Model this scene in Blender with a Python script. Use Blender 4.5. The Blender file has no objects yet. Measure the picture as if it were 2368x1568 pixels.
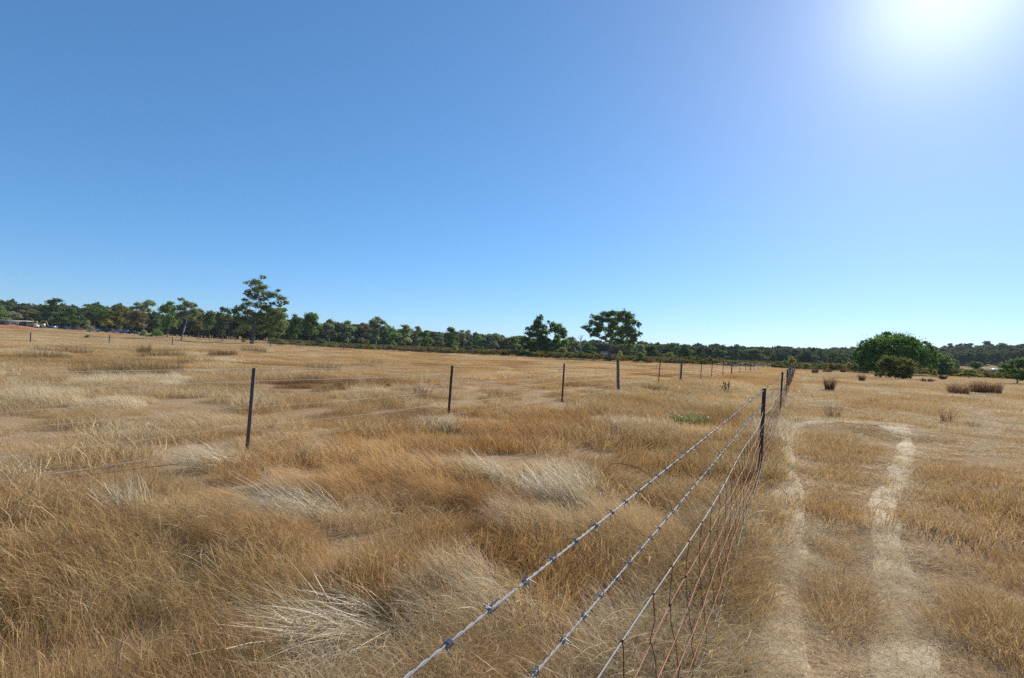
import bpy, math
import numpy as np
from mathutils import Vector, Matrix

# ------------------------------------------------------------------ camera
EYE = 1.5                      # eye height in metres; the camera stands over the origin
FPX = 1250.0                   # focal length in units of a 2367 px wide picture
PITCH, ROLL = math.radians(1.2), math.radians(2.4)
_f = np.array([0, math.cos(PITCH), math.sin(PITCH)])
_r0 = np.array([1.0, 0, 0]); _u0 = np.array([0, -math.sin(PITCH), math.cos(PITCH)])
_r = math.cos(ROLL) * _r0 + math.sin(ROLL) * _u0
_u = math.cos(ROLL) * _u0 - math.sin(ROLL) * _r0
S = bpy.context.scene
COL = S.collection
cam_d = bpy.data.cameras.new('camera')
cam_d.sensor_width = 36.0
cam_d.lens = 36.0 * FPX / 2367.0
cam_d.clip_start = 0.05
cam_d.clip_end = 6000
cam = bpy.data.objects.new('camera', cam_d)
COL.objects.link(cam)
cam.matrix_world = Matrix(((_r[0], _u[0], -_f[0], 0), (_r[1], _u[1], -_f[1], 0),
                           (_r[2], _u[2], -_f[2], EYE), (0, 0, 0, 1)))
S.camera = cam

# ------------------------------------------------------------------ sky, sun, exposure
SUN_AZ, SUN_EL = math.radians(38.4), math.radians(30.2)
W = bpy.data.worlds.new('World'); S.world = W; W.use_nodes = True
nt = W.node_tree
for n in list(nt.nodes): nt.nodes.remove(n)
sky = nt.nodes.new('ShaderNodeTexSky'); sky.sky_type = 'NISHITA'; sky.sun_disc = False
sky.sun_elevation = SUN_EL; sky.sun_rotation = SUN_AZ
sky.altitude = 100; sky.air_density = 0.7; sky.dust_density = 0.25; sky.ozone_density = 7.5
# an even grade of the whole sky (richer blue, softer contrast), the same in every direction
bw = nt.nodes.new('ShaderNodeRGBToBW'); mixs = nt.nodes.new('ShaderNodeMix'); mixs.data_type = 'RGBA'; mixs.clamp_factor = False
mixs.inputs['Factor'].default_value = 1.36
nt.links.new(sky.outputs[0], bw.inputs[0]); nt.links.new(bw.outputs[0], mixs.inputs['A']); nt.links.new(sky.outputs[0], mixs.inputs['B'])
def vmath(op, a, v):
    n = nt.nodes.new('ShaderNodeVectorMath'); n.operation = op; nt.links.new(a, n.inputs[0]); n.inputs[1].default_value = (v, v, v)
    return n.outputs[0]
gam = nt.nodes.new('ShaderNodeGamma'); gam.inputs['Gamma'].default_value = 0.70
nt.links.new(vmath('MAXIMUM', vmath('MULTIPLY', mixs.outputs['Result'], 0.1), 0.0), gam.inputs['Color'])
bg = nt.nodes.new('ShaderNodeBackground'); bg.inputs['Strength'].default_value = 0.087
wo = nt.nodes.new('ShaderNodeOutputWorld')
# the bright ring of sky round the sun itself
tcw = nt.nodes.new('ShaderNodeTexCoord'); dotn = nt.nodes.new('ShaderNodeVectorMath'); dotn.operation = 'DOT_PRODUCT'
dotn.inputs[1].default_value = (math.sin(SUN_AZ) * math.cos(SUN_EL), math.cos(SUN_AZ) * math.cos(SUN_EL), math.sin(SUN_EL))
nt.links.new(tcw.outputs['Generated'], dotn.inputs[0])
def wmath(op, a, b):
    n = nt.nodes.new('ShaderNodeMath'); n.operation = op; nt.links.new(a, n.inputs[0]); n.inputs[1].default_value = b
    return n.outputs[0]
ring = wmath('MULTIPLY', wmath('POWER', wmath('MAXIMUM', dotn.outputs['Value'], 0.0), 190.0), 4.6)
addn = nt.nodes.new('ShaderNodeVectorMath'); addn.operation = 'ADD'
tintn = nt.nodes.new('ShaderNodeVectorMath'); tintn.operation = 'MULTIPLY'; tintn.inputs[1].default_value = (9.5, 9.9, 10.2)
nt.links.new(gam.outputs[0], tintn.inputs[0]); nt.links.new(tintn.outputs[0], addn.inputs[0]); nt.links.new(ring, addn.inputs[1])
nt.links.new(addn.outputs[0], bg.inputs['Color']); nt.links.new(bg.outputs[0], wo.inputs['Surface'])
sun_d = bpy.data.lights.new('sun', 'SUN'); sun_d.energy = 4.8; sun_d.angle = math.radians(0.53)
sun_d.color = (1.0, 0.93, 0.82)
sun = bpy.data.objects.new('sun', sun_d); COL.objects.link(sun)
sd = Vector((math.sin(SUN_AZ) * math.cos(SUN_EL), math.cos(SUN_AZ) * math.cos(SUN_EL), math.sin(SUN_EL)))
sun.rotation_euler = sd.to_track_quat('Z', 'Y').to_euler()
sun.location = (20, 25, 30)
S.view_settings.view_transform = 'Standard'; S.view_settings.look = 'None'
S.view_settings.exposure = 0.36; S.view_settings.gamma = 1.0; S.view_settings.use_curve_mapping = False
S.render.engine = 'CYCLES'
S.cycles.max_bounces = 6; S.cycles.diffuse_bounces = 3; S.cycles.glossy_bounces = 2
S.cycles.transmission_bounces = 4; S.cycles.transparent_max_bounces = 8
S.cycles.caustics_reflective = False; S.cycles.caustics_refractive = False
S.cycles.use_denoising = False; S.cycles.denoiser = 'OPENIMAGEDENOISE'; S.cycles.denoising_input_passes = 'RGB_ALBEDO_NORMAL'; S.cycles.denoising_prefilter = 'ACCURATE'
S.cycles.use_adaptive_sampling = True; S.cycles.adaptive_threshold = 0.012; S.cycles.adaptive_min_samples = 72

# ------------------------------------------------------------------ small helpers
def tag(o, label=None, cat=None, group=None, kind=None):
    if label: o['label'] = label
    if cat: o['category'] = cat
    if group: o['group'] = group
    if kind: o['kind'] = kind
    return o

def empty(name, loc=(0, 0, 0), rz=0.0):
    o = bpy.data.objects.new(name, None); COL.objects.link(o)
    o.empty_display_size = 0.3
    o.location = loc; o.rotation_euler = (0, 0, rz)
    return o

def hash2(ix, iy, seed):
    h = (ix.astype(np.int64) * 374761393 + iy.astype(np.int64) * 668265263 + seed * 1274126177) & 0xffffffff
    h = ((h ^ (h >> 13)) * 1274126177) & 0xffffffff
    h = h ^ (h >> 16)
    return (h & 0xffffff) / float(0xffffff)

def vnoise(x, y, scale, seed):
    x = np.asarray(x, float) / scale; y = np.asarray(y, float) / scale
    ix = np.floor(x); iy = np.floor(y); fx = x - ix; fy = y - iy
    fx = fx * fx * (3 - 2 * fx); fy = fy * fy * (3 - 2 * fy)
    a = hash2(ix, iy, seed); b = hash2(ix + 1, iy, seed)
    c = hash2(ix, iy + 1, seed); d = hash2(ix + 1, iy + 1, seed)
    return (a * (1 - fx) + b * fx) * (1 - fy) + (c * (1 - fx) + d * fx) * fy

def fbm(x, y, scale, seed, octaves=3):
    t = 0; a = 0.5; n = 0
    for k in range(octaves):
        t = t + a * vnoise(x, y, scale / 2 ** k, seed + 17 * k); n += a; a *= 0.5
    return t / n

def sstep(a, b, x):
    t = np.clip((np.asarray(x, float) - a) / (b - a), 0, 1)
    return t * t * (3 - 2 * t)

# direction of a point of the picture (2367 x 1568 units), and where it meets level ground
def ray(px, py):
    return _f + (px - 1183.5) / FPX * _r + (784 - py) / FPX * _u

def gnd(px, py, z=0.0):
    d = ray(px, py); t = (z - EYE) / d[2]
    return np.array([d[0] * t, d[1] * t])

def at_depth(px, py, depth):
    d = ray(px, py) * depth
    return np.array([d[0], d[1], d[2] + EYE])

def horizon(px):
    # picture height of the horizon at px
    lo, hi = 500.0, 1100.0
    for _ in range(40):
        m = (lo + hi) / 2
        if ray(px, m)[2] > 0: lo = m
        else: hi = m
    return lo

# ------------------------------------------------------------------ fence lines (needed by terrain and grass)
VR = ray(1845, 840); AZR = math.atan2(VR[0], VR[1])
FR = np.array([math.sin(AZR), math.cos(AZR)]); NR = np.array([FR[1], -FR[0]])      # along / to the right
P1 = gnd(1754, 1106)                                                             # first post of the near fence
T1 = float(P1 @ FR); ORG_R = P1 - FR * T1                                        # foot of the line beside the camera
VL = ray(1853, 842); AZL = math.atan2(VL[0], VL[1])
FL = np.array([math.sin(AZL), math.cos(AZL)])
Q1 = gnd(567, 1050)

def side_r(x, y):
    """signed distance to the right of the near fence"""
    return (x - ORG_R[0]) * NR[0] + (y - ORG_R[1]) * NR[1]

# ------------------------------------------------------------------ walking tracks as polylines on the ground
def gline(pts):
    return np.array([gnd(a, b) for a, b in pts])
TRACKS = [
    (gline([(1795, 985), (1802, 1010), (1812, 1060), (1822, 1120), (1822, 1180), (1826, 1250), (1820, 1330), (1815, 1420), (1800, 1520), (1790, 1640)]), 0.20),
    (gline([(2070, 985), (2096, 1012), (2093, 1050), (2078, 1095), (2058, 1135), (2034, 1170), (2040, 1220), (2060, 1290), (2080, 1370), (2092, 1460), (2085, 1560), (2080, 1680)]), 0.155),
    (gline([(1795, 987), (1860, 984), (1940, 986), (2030, 992), (2096, 1012)]), 0.22),
    (gline([(1850, 859), (1846, 880), (1838, 905), (1833, 928)]), 0.30),
    (gline([(1878, 905), (1896, 926), (1918, 943), (1990, 951), (2060, 955), (2118, 972)]), 0.22),
    (gline([(1918, 943), (1870, 940), (1842, 938)]), 0.2),
    (gline([(2225, 938), (2262, 965), (2290, 990), (2278, 1030), (2268, 1060)]), 0.2),
    (gline([(1968, 882), (2005, 895), (2060, 915), (2150, 930), (2225, 938)]), 0.25),
    (gline([(2320, 905), (2260, 915), (2190, 912)]), 0.5),
    (gline([(2118, 972), (2190, 1000), (2260, 990)]), 0.15),
]

def seg_dist(x, y, pl):
    best = np.full(np.shape(x), 1e9)
    for a, b in zip(pl[:-1], pl[1:]):
        ab = b - a; L2 = ab @ ab
        t = np.clip(((x - a[0]) * ab[0] + (y - a[1]) * ab[1]) / L2, 0, 1)
        best = np.minimum(best, np.hypot(x - a[0] - t * ab[0], y - a[1] - t * ab[1]))
    return best

def track_mask(x, y):
    """1 on a trodden track, 0 off it"""
    m = np.zeros(np.shape(x))
    wob = 0.7 + 0.6 * vnoise(x, y, 0.35, 5)
    for pl, w in TRACKS:
        lo = pl.min(0) - 1; hi = pl.max(0) + 1
        k = (x > lo[0]) & (x < hi[0]) & (y > lo[1]) & (y < hi[1])
        if not k.any(): continue
        d = seg_dist(x[k], y[k], pl)
        m[k] = np.maximum(m[k], 1 - sstep(w * 0.75 * wob[k], w * 1.35 * wob[k], d))
    return m

# ------------------------------------------------------------------ terrain height
_AZ = np.array([-180, -70, -48, -43, -40, -35, -31, -25, -17, 0, 15, 30, 45, 60, 180])
_AA = np.array([0, 1.4, 1.9, 1.9, 1.9, 1.6, 0.8, 0.8, 0.1, -0.2, -0.5, -0.5, -0.3, 0, 0])
_HA = np.array([4, 6, 6, 6, 6, 6, 6, 6, 7, 9, 11, 14, 26, 26, 4])
CREST = gnd(1960, 988)

def zfun(x, y):
    x = np.asarray(x, float); y = np.asarray(y, float)
    d = np.hypot(x, y); az = np.degrees(np.arctan2(x, y))
    z = np.interp(az, _AZ, _AA) * np.clip((d - 110) / 150, 0, 1.4) ** 1.3
    z = z + np.interp(az, _AZ, _HA) * sstep(330, 950, d)
    z = z + (fbm(x, y, 1.3, 11, 2) - 0.5) * 0.10 * sstep(1.0, 3.0, d)
    z = z + (vnoise(x, y, 14, 3) - 0.5) * 0.35 * sstep(12, 40, d)
    # a low bank across the walking track
    dx = x - CREST[0]; dy = y - CREST[1]
    a = dx * FR[0] + dy * FR[1]; b = dx * NR[0] + dy * NR[1]
    z = z + 0.13 * np.exp(-(a / 0.9) ** 2 - (b / 2.2) ** 2)
    return z

def zf(x, y):
    return float(zfun(np.array([x]), np.array([y]))[0])

# ------------------------------------------------------------------ mesh helpers
def make_mesh(name, V, faces, smooth=False):
    """faces: list of int arrays (n,k)"""
    me = bpy.data.meshes.new(name)
    V = np.asarray(V, np.float32)
    me.vertices.add(len(V)); me.vertices.foreach_set('co', V.ravel())
    idx = np.concatenate([np.asarray(f, np.int32).ravel() for f in faces])
    tot = np.concatenate([np.full(len(f), np.shape(f)[1], np.int32) for f in faces])
    me.loops.add(len(idx)); me.loops.foreach_set('vertex_index', idx)
    me.polygons.add(len(tot))
    st = np.zeros(len(tot), np.int32); st[1:] = np.cumsum(tot)[:-1]
    me.polygons.foreach_set('loop_start', st)
    me.polygons.foreach_set('loop_total', tot)
    me.update(calc_edges=True)
    me.validate()
    if smooth: me.shade_smooth()
    return me

def add_attr(me, name, kind, data, domain='POINT'):
    a = me.attributes.new(name, kind, domain)
    key = 'vector' if kind == 'FLOAT_VECTOR' else 'value'
    a.data.foreach_set(key, np.asarray(data).ravel())

class MB:
    """collects pieces into one mesh"""
    def __init__(s): s.v = []; s.f = {3: [], 4: []}; s.n = 0; s.poly = []
    def add(s, V, F):
        V = np.asarray(V, float); F = np.asarray(F, int)
        s.v.append(V); s.f[F.shape[1]].append(F + s.n); s.n += len(V)
    def box(s, c, size, rz=0.0, taper=1.0, lean=(0, 0)):
        sx, sy, sz = [q / 2 for q in size]
        P = np.array([[x * sx * (taper if z > 0 else 1), y * sy * (taper if z > 0 else 1), z * sz] for z in (-1, 1) for y in (-1, 1) for x in (-1, 1)])
        P[4:, 0] += lean[0]; P[4:, 1] += lean[1]
        cr, sr = math.cos(rz), math.sin(rz)
        P = np.c_[P[:, 0] * cr - P[:, 1] * sr, P[:, 0] * sr + P[:, 1] * cr, P[:, 2]] + np.array(c)
        s.add(P, [[0, 2, 3, 1], [4, 5, 7, 6], [0, 1, 5, 4], [2, 6, 7, 3], [0, 4, 6, 2], [1, 3, 7, 5]])
    def tube(s, pts, rad, sides=6, cap=True):
        pts = np.asarray(pts, float); n = len(pts)
        rad = np.broadcast_to(np.asarray(rad, float), (n,))
        T = np.gradient(pts, axis=0); T /= np.linalg.norm(T, axis=1)[:, None] + 1e-12
        m = T.mean(0)
        ref = np.array([0, 0, 1.0]) if abs(m[2]) < 0.75 else np.array([0.9, 0.43, 0.0])
        A = np.cross(T, ref); A /= np.linalg.norm(A, axis=1)[:, None] + 1e-12
        B = np.cross(T, A)
        th = np.arange(sides) / sides * 2 * math.pi
        V = pts[:, None, :] + rad[:, None, None] * (np.cos(th)[None, :, None] * A[:, None, :] + np.sin(th)[None, :, None] * B[:, None, :])
        i = np.arange(n - 1)[:, None] * sides; j = np.arange(sides)[None, :]; k = (j + 1) % sides
        F = np.stack([i + j, i + k, i + sides + k, i + sides + j], -1).reshape(-1, 4)
        s.add(V.reshape(-1, 3), F)
        if cap and sides >= 3:
            for e, o in ((0, 1), (n - 1, -1)):
                c = pts[e]; ring = V[e]
                P = np.vstack([ring, c])
                Fc = np.array([[q, (q + 1) % sides, sides] if o < 0 else [(q + 1) % sides, q, sides] for q in range(sides)])
                s.add(P, Fc)
    def prism(s, poly, axis_from, axis_to, frame):
        """poly (n,2) extruded from a to b; frame = two axes"""
        poly = np.asarray(poly, float); a = np.array(axis_from, float); b = np.array(axis_to, float)
        X, Y = np.array(frame[0], float), np.array(frame[1], float)
        R = poly[:, :1] * X + poly[:, 1:] * Y
        n = len(poly); V = np.vstack([R + a, R + b])
        F = [[i, (i + 1) % n, n + (i + 1) % n, n + i] for i in range(n)]
        s.add(V, F)
        s.poly.append(list(range(s.n - 2 * n, s.n - n))[::-1]); s.poly.append(list(range(s.n - n, s.n)))
    def lathe(s, prof, sides=12, origin=(0, 0, 0)):
        prof = np.asarray(prof, float); th = np.arange(sides) / sides * 2 * math.pi
        V = np.stack([prof[:, :1] * np.cos(th), prof[:, :1] * np.sin(th), np.repeat(prof[:, 1:], sides, 1)], -1).reshape(-1, 3) + np.array(origin)
        n = len(prof); i = np.arange(n - 1)[:, None] * sides; j = np.arange(sides)[None, :]; k = (j + 1) % sides
        s.add(V, np.stack([i + j, i + k, i + sides + k, i + sides + j], -1).reshape(-1, 4))
    def mesh(s, name, smooth=False):
        V = np.vstack(s.v)
        fs = [np.vstack(q) for q in (s.f[3], s.f[4]) if q]
        fs += [np.array([p]) for p in s.poly]
        return make_mesh(name, V, fs, smooth)
    def build(s, name, m, parent=None, smooth=False, loc=None):
        me = s.mesh(name, smooth); me.materials.append(m)
        o = bpy.data.objects.new(name, me); COL.objects.link(o)
        if parent: o.parent = parent
        if loc is not None: o.location = loc
        return o

# ------------------------------------------------------------------ materials
def newmat(name):
    m = bpy.data.materials.new(name); m.use_nodes = True
    t = m.node_tree
    for n in list(t.nodes): t.nodes.remove(n)
    return m, t, t.nodes, t.links

def N(t, kind, **kw):
    n = t.nodes.new(kind)
    for k, v in kw.items():
        if k.startswith('i_'): n.inputs[k[2:].replace('_', ' ')].default_value = v
        else: setattr(n, k, v)
    return n

def ramp(t, stops):
    r = t.nodes.new('ShaderNodeValToRGB'); e = r.color_ramp.elements
    while len(e) > 1: e.remove(e[0])
    e[0].position = stops[0][0]; e[0].color = (*stops[0][1], 1)
    for p, c in stops[1:]:
        q = e.new(p); q.color = (*c, 1)
    return r

def math_node(t, op, a, b=None):
    n = t.nodes.new('ShaderNodeMath'); n.operation = op
    for i, v in enumerate((a, b)):
        if v is None: continue
        if isinstance(v, (int, float)): n.inputs[i].default_value = v
        else: t.links.new(v, n.inputs[i])
    return n.outputs[0]

def leafy(name, stops, attr=None, translucent=0.45, gloss=0.05, rough=0.45, use_objcolor=False, jitter=0.25):
    """thin straw or leaf: diffuse + translucent + a little gloss; colour from a ramp"""
    m, t, nd, ln = newmat(name)
    geo = N(t, 'ShaderNodeNewGeometry')
    isl = geo.outputs['Random Per Island']
    if attr:
        a = N(t, 'ShaderNodeAttribute', attribute_type='INSTANCER', attribute_name=attr)
        base = a.outputs['Fac']
        fac = math_node(t, 'ADD', base, math_node(t, 'MULTIPLY', math_node(t, 'SUBTRACT', isl, 0.5), jitter))
    else:
        fac = isl
    r = ramp(t, stops); ln.new(fac, r.inputs['Fac'])
    col = r.outputs['Color']
    if attr == 'tint' and name == 'dry_grass':
        a2 = N(t, 'ShaderNodeAttribute', attribute_type='INSTANCER', attribute_name='hue')
        r2 = ramp(t, [(0.0, (1.06, 0.90, 0.70)), (0.35, (1.0, 1.0, 1.0)), (0.6, (1.0, 1.0, 1.0)), (0.8, (0.90, 0.96, 0.86)), (1.0, (0.92, 0.94, 1.08))])
        ln.new(math_node(t, 'ADD', a2.outputs['Fac'], math_node(t, 'MULTIPLY', math_node(t, 'SUBTRACT', isl, 0.5), -0.35)), r2.inputs['Fac'])
        mx = N(t, 'ShaderNodeMix', data_type='RGBA', blend_type='MULTIPLY'); mx.inputs['Factor'].default_value = 1
        ln.new(col, mx.inputs['A']); ln.new(r2.outputs['Color'], mx.inputs['B']); col = mx.outputs['Result']
    if use_objcolor:
        oi = N(t, 'ShaderNodeObjectInfo')
        mx = N(t, 'ShaderNodeMix', data_type='RGBA', blend_type='MULTIPLY'); mx.inputs['Factor'].default_value = 1
        ln.new(col, mx.inputs['A']); ln.new(oi.outputs['Color'], mx.inputs['B']); col = mx.outputs['Result']
    di = N(t, 'ShaderNodeBsdfDiffuse'); tr = N(t, 'ShaderNodeBsdfTranslucent')
    gl = N(t, 'ShaderNodeBsdfGlossy'); gl.inputs['Roughness'].default_value = rough
    gl.inputs['Color'].default_value = (1, 1, 1, 1)
    ln.new(col, di.inputs['Color']); ln.new(col, tr.inputs['Color'])
    m1 = N(t, 'ShaderNodeMixShader'); m1.inputs[0].default_value = translucent
    ln.new(di.outputs[0], m1.inputs[1]); ln.new(tr.outputs[0], m1.inputs[2])
    m2 = N(t, 'ShaderNodeMixShader'); m2.inputs[0].default_value = gloss
    ln.new(m1.outputs[0], m2.inputs[1]); ln.new(gl.outputs[0], m2.inputs[2])
    o = N(t, 'ShaderNodeOutputMaterial'); ln.new(m2.outputs[0], o.inputs['Surface'])
    return m

def solid(name, col, col2=None, scale=8.0, rough=0.7, metal=0.0, bump=0.0, detail=4.0, spec=0.5, coords='Object'):
    m, t, nd, ln = newmat(name)
    p = N(t, 'ShaderNodeBsdfPrincipled'); p.inputs['Roughness'].default_value = rough
    p.inputs['Metallic'].default_value = metal; p.inputs['Specular IOR Level'].default_value = spec
    o = N(t, 'ShaderNodeOutputMaterial'); ln.new(p.outputs[0], o.inputs['Surface'])
    if col2 is None:
        p.inputs['Base Color'].default_value = (*col, 1)
        return m
    tc = N(t, 'ShaderNodeTexCoord')
    nz = N(t, 'ShaderNodeTexNoise'); nz.inputs['Scale'].default_value = scale; nz.inputs['Detail'].default_value = detail
    ln.new(tc.outputs[coords], nz.inputs['Vector'])
    r = ramp(t, [(0.32, col), (0.68, col2)]); ln.new(nz.outputs['Fac'], r.inputs['Fac'])
    ln.new(r.outputs['Color'], p.inputs['Base Color'])
    if bump:
        b = N(t, 'ShaderNodeBump'); b.inputs['Strength'].default_value = bump; b.inputs['Distance'].default_value = 0.02
        ln.new(nz.outputs['Fac'], b.inputs['Height']); ln.new(b.outputs[0], p.inputs['Normal'])
    return m

STRAW = [(0.0, (0.22, 0.135, 0.065)), (0.22, (0.40, 0.235, 0.09)), (0.45, (0.52, 0.335, 0.14)), (0.68, (0.60, 0.44, 0.225)), (0.86, (0.70, 0.57, 0.36)), (1.0, (0.78, 0.69, 0.50))]
M = {}
M['grass'] = leafy('dry_grass', STRAW, attr='tint', translucent=0.42, gloss=0.018, rough=0.5, jitter=0.5)
M['rush'] = leafy('brown_rush', [(0, (0.10, 0.042, 0.018)), (0.5, (0.19, 0.085, 0.036)), (1, (0.32, 0.16, 0.07))], translucent=0.25)
M['straw_tuft'] = leafy('pale_straw', [(0, (0.48, 0.35, 0.18)), (0.5, (0.68, 0.56, 0.35)), (1, (0.80, 0.71, 0.51))], translucent=0.35, gloss=0.06)
M['brown_grass'] = leafy('brown_grass', [(0, (0.17, 0.11, 0.05)), (0.5, (0.27, 0.185, 0.085)), (1, (0.38, 0.27, 0.13))], translucent=0.3, gloss=0.005)
M['deadgrey'] = leafy('dead_grey_twigs', [(0, (0.20, 0.15, 0.12)), (1, (0.32, 0.26, 0.21))], translucent=0.1, gloss=0.0)
M['weed'] = leafy('green_weed', [(0, (0.13, 0.15, 0.035)), (0.5, (0.24, 0.25, 0.07)), (1, (0.40, 0.36, 0.15))], translucent=0.4)
M['deadweed'] = leafy('dead_weed', [(0, (0.10, 0.05, 0.025)), (1, (0.24, 0.12, 0.06))], translucent=0.15)
M['leaf'] = leafy('gum_foliage', [(0.0, (0.45, 0.52, 0.45)), (0.5, (0.80, 0.88, 0.75)), (1.0, (1.25, 1.2, 1.0))], use_objcolor=True, translucent=0.5, gloss=0.008, rough=0.6)
M['scrub'] = leafy('heath_foliage', [(0.0, (0.085, 0.09, 0.028)), (0.35, (0.15, 0.145, 0.04)), (0.7, (0.22, 0.185, 0.06)), (1.0, (0.28, 0.21, 0.08))], attr='tint', translucent=0.35, gloss=0.004, jitter=0.4)
M['forest'] = leafy('far_foliage', [(0.0, (0.06, 0.08, 0.038)), (0.35, (0.11, 0.14, 0.06)), (0.7, (0.175, 0.195, 0.09)), (1.0, (0.26, 0.25, 0.13))], attr='tint', translucent=0.38, gloss=0.004, jitter=0.5)
M['bark_pale'] = solid('pale_bark', (0.52, 0.47, 0.40), (0.30, 0.25, 0.20), 1.2, 0.8, bump=0.3)
M['bark_grey'] = solid('grey_bark', (0.17, 0.135, 0.11), (0.08, 0.06, 0.048), 1.6, 0.9, bump=0.5)
M['galv'] = solid('galvanised_wire', (0.40, 0.40, 0.39), (0.27, 0.27, 0.265), 60, 0.6, spec=0.25)
M['barb'] = solid('barb_steel', (0.34, 0.36, 0.37), (0.20, 0.21, 0.22), 80, 0.45, metal=0.5)
M['rustwire'] = solid('rusty_wire', (0.27, 0.095, 0.045), (0.11, 0.045, 0.024), 25, 0.85, spec=0.2)
M['rustline'] = solid('rust_and_zinc_wire', (0.54, 0.19, 0.095), (0.34, 0.17, 0.11), 3.0, 0.7, spec=0.2)
M['oldwire'] = solid('old_fence_wire', (0.60, 0.57, 0.52), (0.46, 0.42, 0.37), 30, 0.6, spec=0.3)
M['picket'] = solid('rusted_steel_picket', (0.050, 0.026, 0.018), (0.13, 0.055, 0.030), 14, 0.8, bump=0.2)
M['picketgrey'] = solid('weathered_steel_picket', (0.085, 0.062, 0.048), (0.15, 0.10, 0.07), 14, 0.75, bump=0.2)
M['timber'] = solid('grey_timber', (0.19, 0.155, 0.125), (0.10, 0.08, 0.062), 9, 0.9, bump=0.5)
M['white'] = solid('white_paint', (0.78, 0.78, 0.76), (0.68, 0.68, 0.66), 3, 0.45)
M['cream'] = solid('cream_wall', (0.58, 0.50, 0.40), (0.50, 0.43, 0.34), 2, 0.8)
M['greywall'] = solid('grey_wall', (0.30, 0.28, 0.26), (0.24, 0.22, 0.20), 2, 0.8)
M['roof'] = solid('pale_metal_roof', (0.62, 0.62, 0.60), (0.52, 0.52, 0.50), 1, 0.4, metal=0.2)
M['glass'] = solid('dark_glass', (0.05, 0.06, 0.07), None, rough=0.1)
M['paleglass'] = solid('curtained_glass', (0.45, 0.47, 0.50), None, rough=0.2)
M['yellow'] = solid('yellow_paint', (0.65, 0.40, 0.03), (0.55, 0.32, 0.02), 2, 0.5)
M['blue'] = solid('blue_paint', (0.10, 0.16, 0.32), (0.08, 0.13, 0.26), 2, 0.35)
M['darkblue'] = solid('dark_paint', (0.05, 0.06, 0.07), (0.04, 0.045, 0.05), 2, 0.35)
M['silver'] = solid('silver_paint', (0.42, 0.43, 0.44), (0.36, 0.37, 0.38), 2, 0.3, metal=0.4)
M['redcar'] = solid('faded_red_paint', (0.25, 0.07, 0.05), (0.18, 0.05, 0.04), 2, 0.5)
M['rubber'] = solid('black_rubber', (0.02, 0.02, 0.02), None, rough=0.8)
M['mound'] = solid('orange_earth', (0.50, 0.22, 0.09), (0.36, 0.15, 0.06), 0.6, 0.95, bump=0.6)

# ------------------------------------------------------------------ ground
def ground_material():
    m, t, nd, ln = newmat('dry_ground')
    tc = N(t, 'ShaderNodeTexCoord')
    def noise(scale, detail=5.0, rough=0.6):
        n = N(t, 'ShaderNodeTexNoise'); n.inputs['Scale'].default_value = scale
        n.inputs['Detail'].default_value = detail; n.inputs['Roughness'].default_value = rough
        ln.new(tc.outputs['Object'], n.inputs['Vector']); return n
    big = noise(0.09, 3); mid = noise(0.9, 5); fine = noise(26, 4)
    f = math_node(t, 'ADD', math_node(t, 'MULTIPLY', big.outputs['Fac'], 0.45),
                  math_node(t, 'ADD', math_node(t, 'MULTIPLY', mid.outputs['Fac'], 0.35), math_node(t, 'MULTIPLY', fine.outputs['Fac'], 0.25)))
    r = ramp(t, [(0.34, (0.20, 0.125, 0.065)), (0.47, (0.33, 0.215, 0.115)), (0.58, (0.43, 0.30, 0.17)), (0.72, (0.52, 0.39, 0.24))])
    ln.new(f, r.inputs['Fac'])
    p = N(t, 'ShaderNodeBsdfDiffuse'); ln.new(r.outputs['Color'], p.inputs['Color'])
    b = N(t, 'ShaderNodeBump'); b.inputs['Strength'].default_value = 0.7; b.inputs['Distance'].default_value = 0.03
    ln.new(fine.outputs['Fac'], b.inputs['Height']); ln.new(b.outputs[0], p.inputs['Normal'])
    o = N(t, 'ShaderNodeOutputMaterial'); ln.new(p.outputs[0], o.inputs['Surface'])
    return m
M['ground'] = ground_material()
M['path'] = solid('trodden_straw', (0.60, 0.48, 0.30), (0.44, 0.33, 0.19), 24, 0.95, bump=0.6)
M['dirt'] = solid('orange_dirt', (0.46, 0.24, 0.11), (0.40, 0.25, 0.14), 0.4, 0.95, bump=0.3)

nr, na = 190, 420
rr = np.concatenate([[0.0], 0.5 * (4200 / 0.5) ** (np.arange(nr) / (nr - 1.0))])
# finer steps in azimuth ahead of the camera
w = np.linspace(-1, 1, na, endpoint=False)
aa = math.pi * np.sign(w) * np.abs(w) ** 1.6
aa = np.sort(aa)
gx = rr[:, None] * np.sin(aa)[None, :]; gy = rr[:, None] * np.cos(aa)[None, :]
gz = zfun(gx, gy)
V = np.stack([gx, gy, gz], -1).reshape(-1, 3)
i = np.arange(len(rr) - 1)[:, None] * na; j = np.arange(na)[None, :]; k = (j + 1) % na
Fq = np.stack([i + j, i + na + j, i + na + k, i + k], -1).reshape(-1, 4)
Fq = Fq[na:]
me = make_mesh('ground', V, [Fq], smooth=True); me.materials.append(M['ground'])
o = bpy.data.objects.new('ground', me); COL.objects.link(o)
# close the small hole under the camera
c = MB(); th = aa
ring = np.stack([rr[1] * np.sin(th), rr[1] * np.cos(th), zfun(rr[1] * np.sin(th), rr[1] * np.cos(th))], -1)
tag(o, kind='structure', label='dry grassy paddock ground reaching to the wooded horizon')

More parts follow.
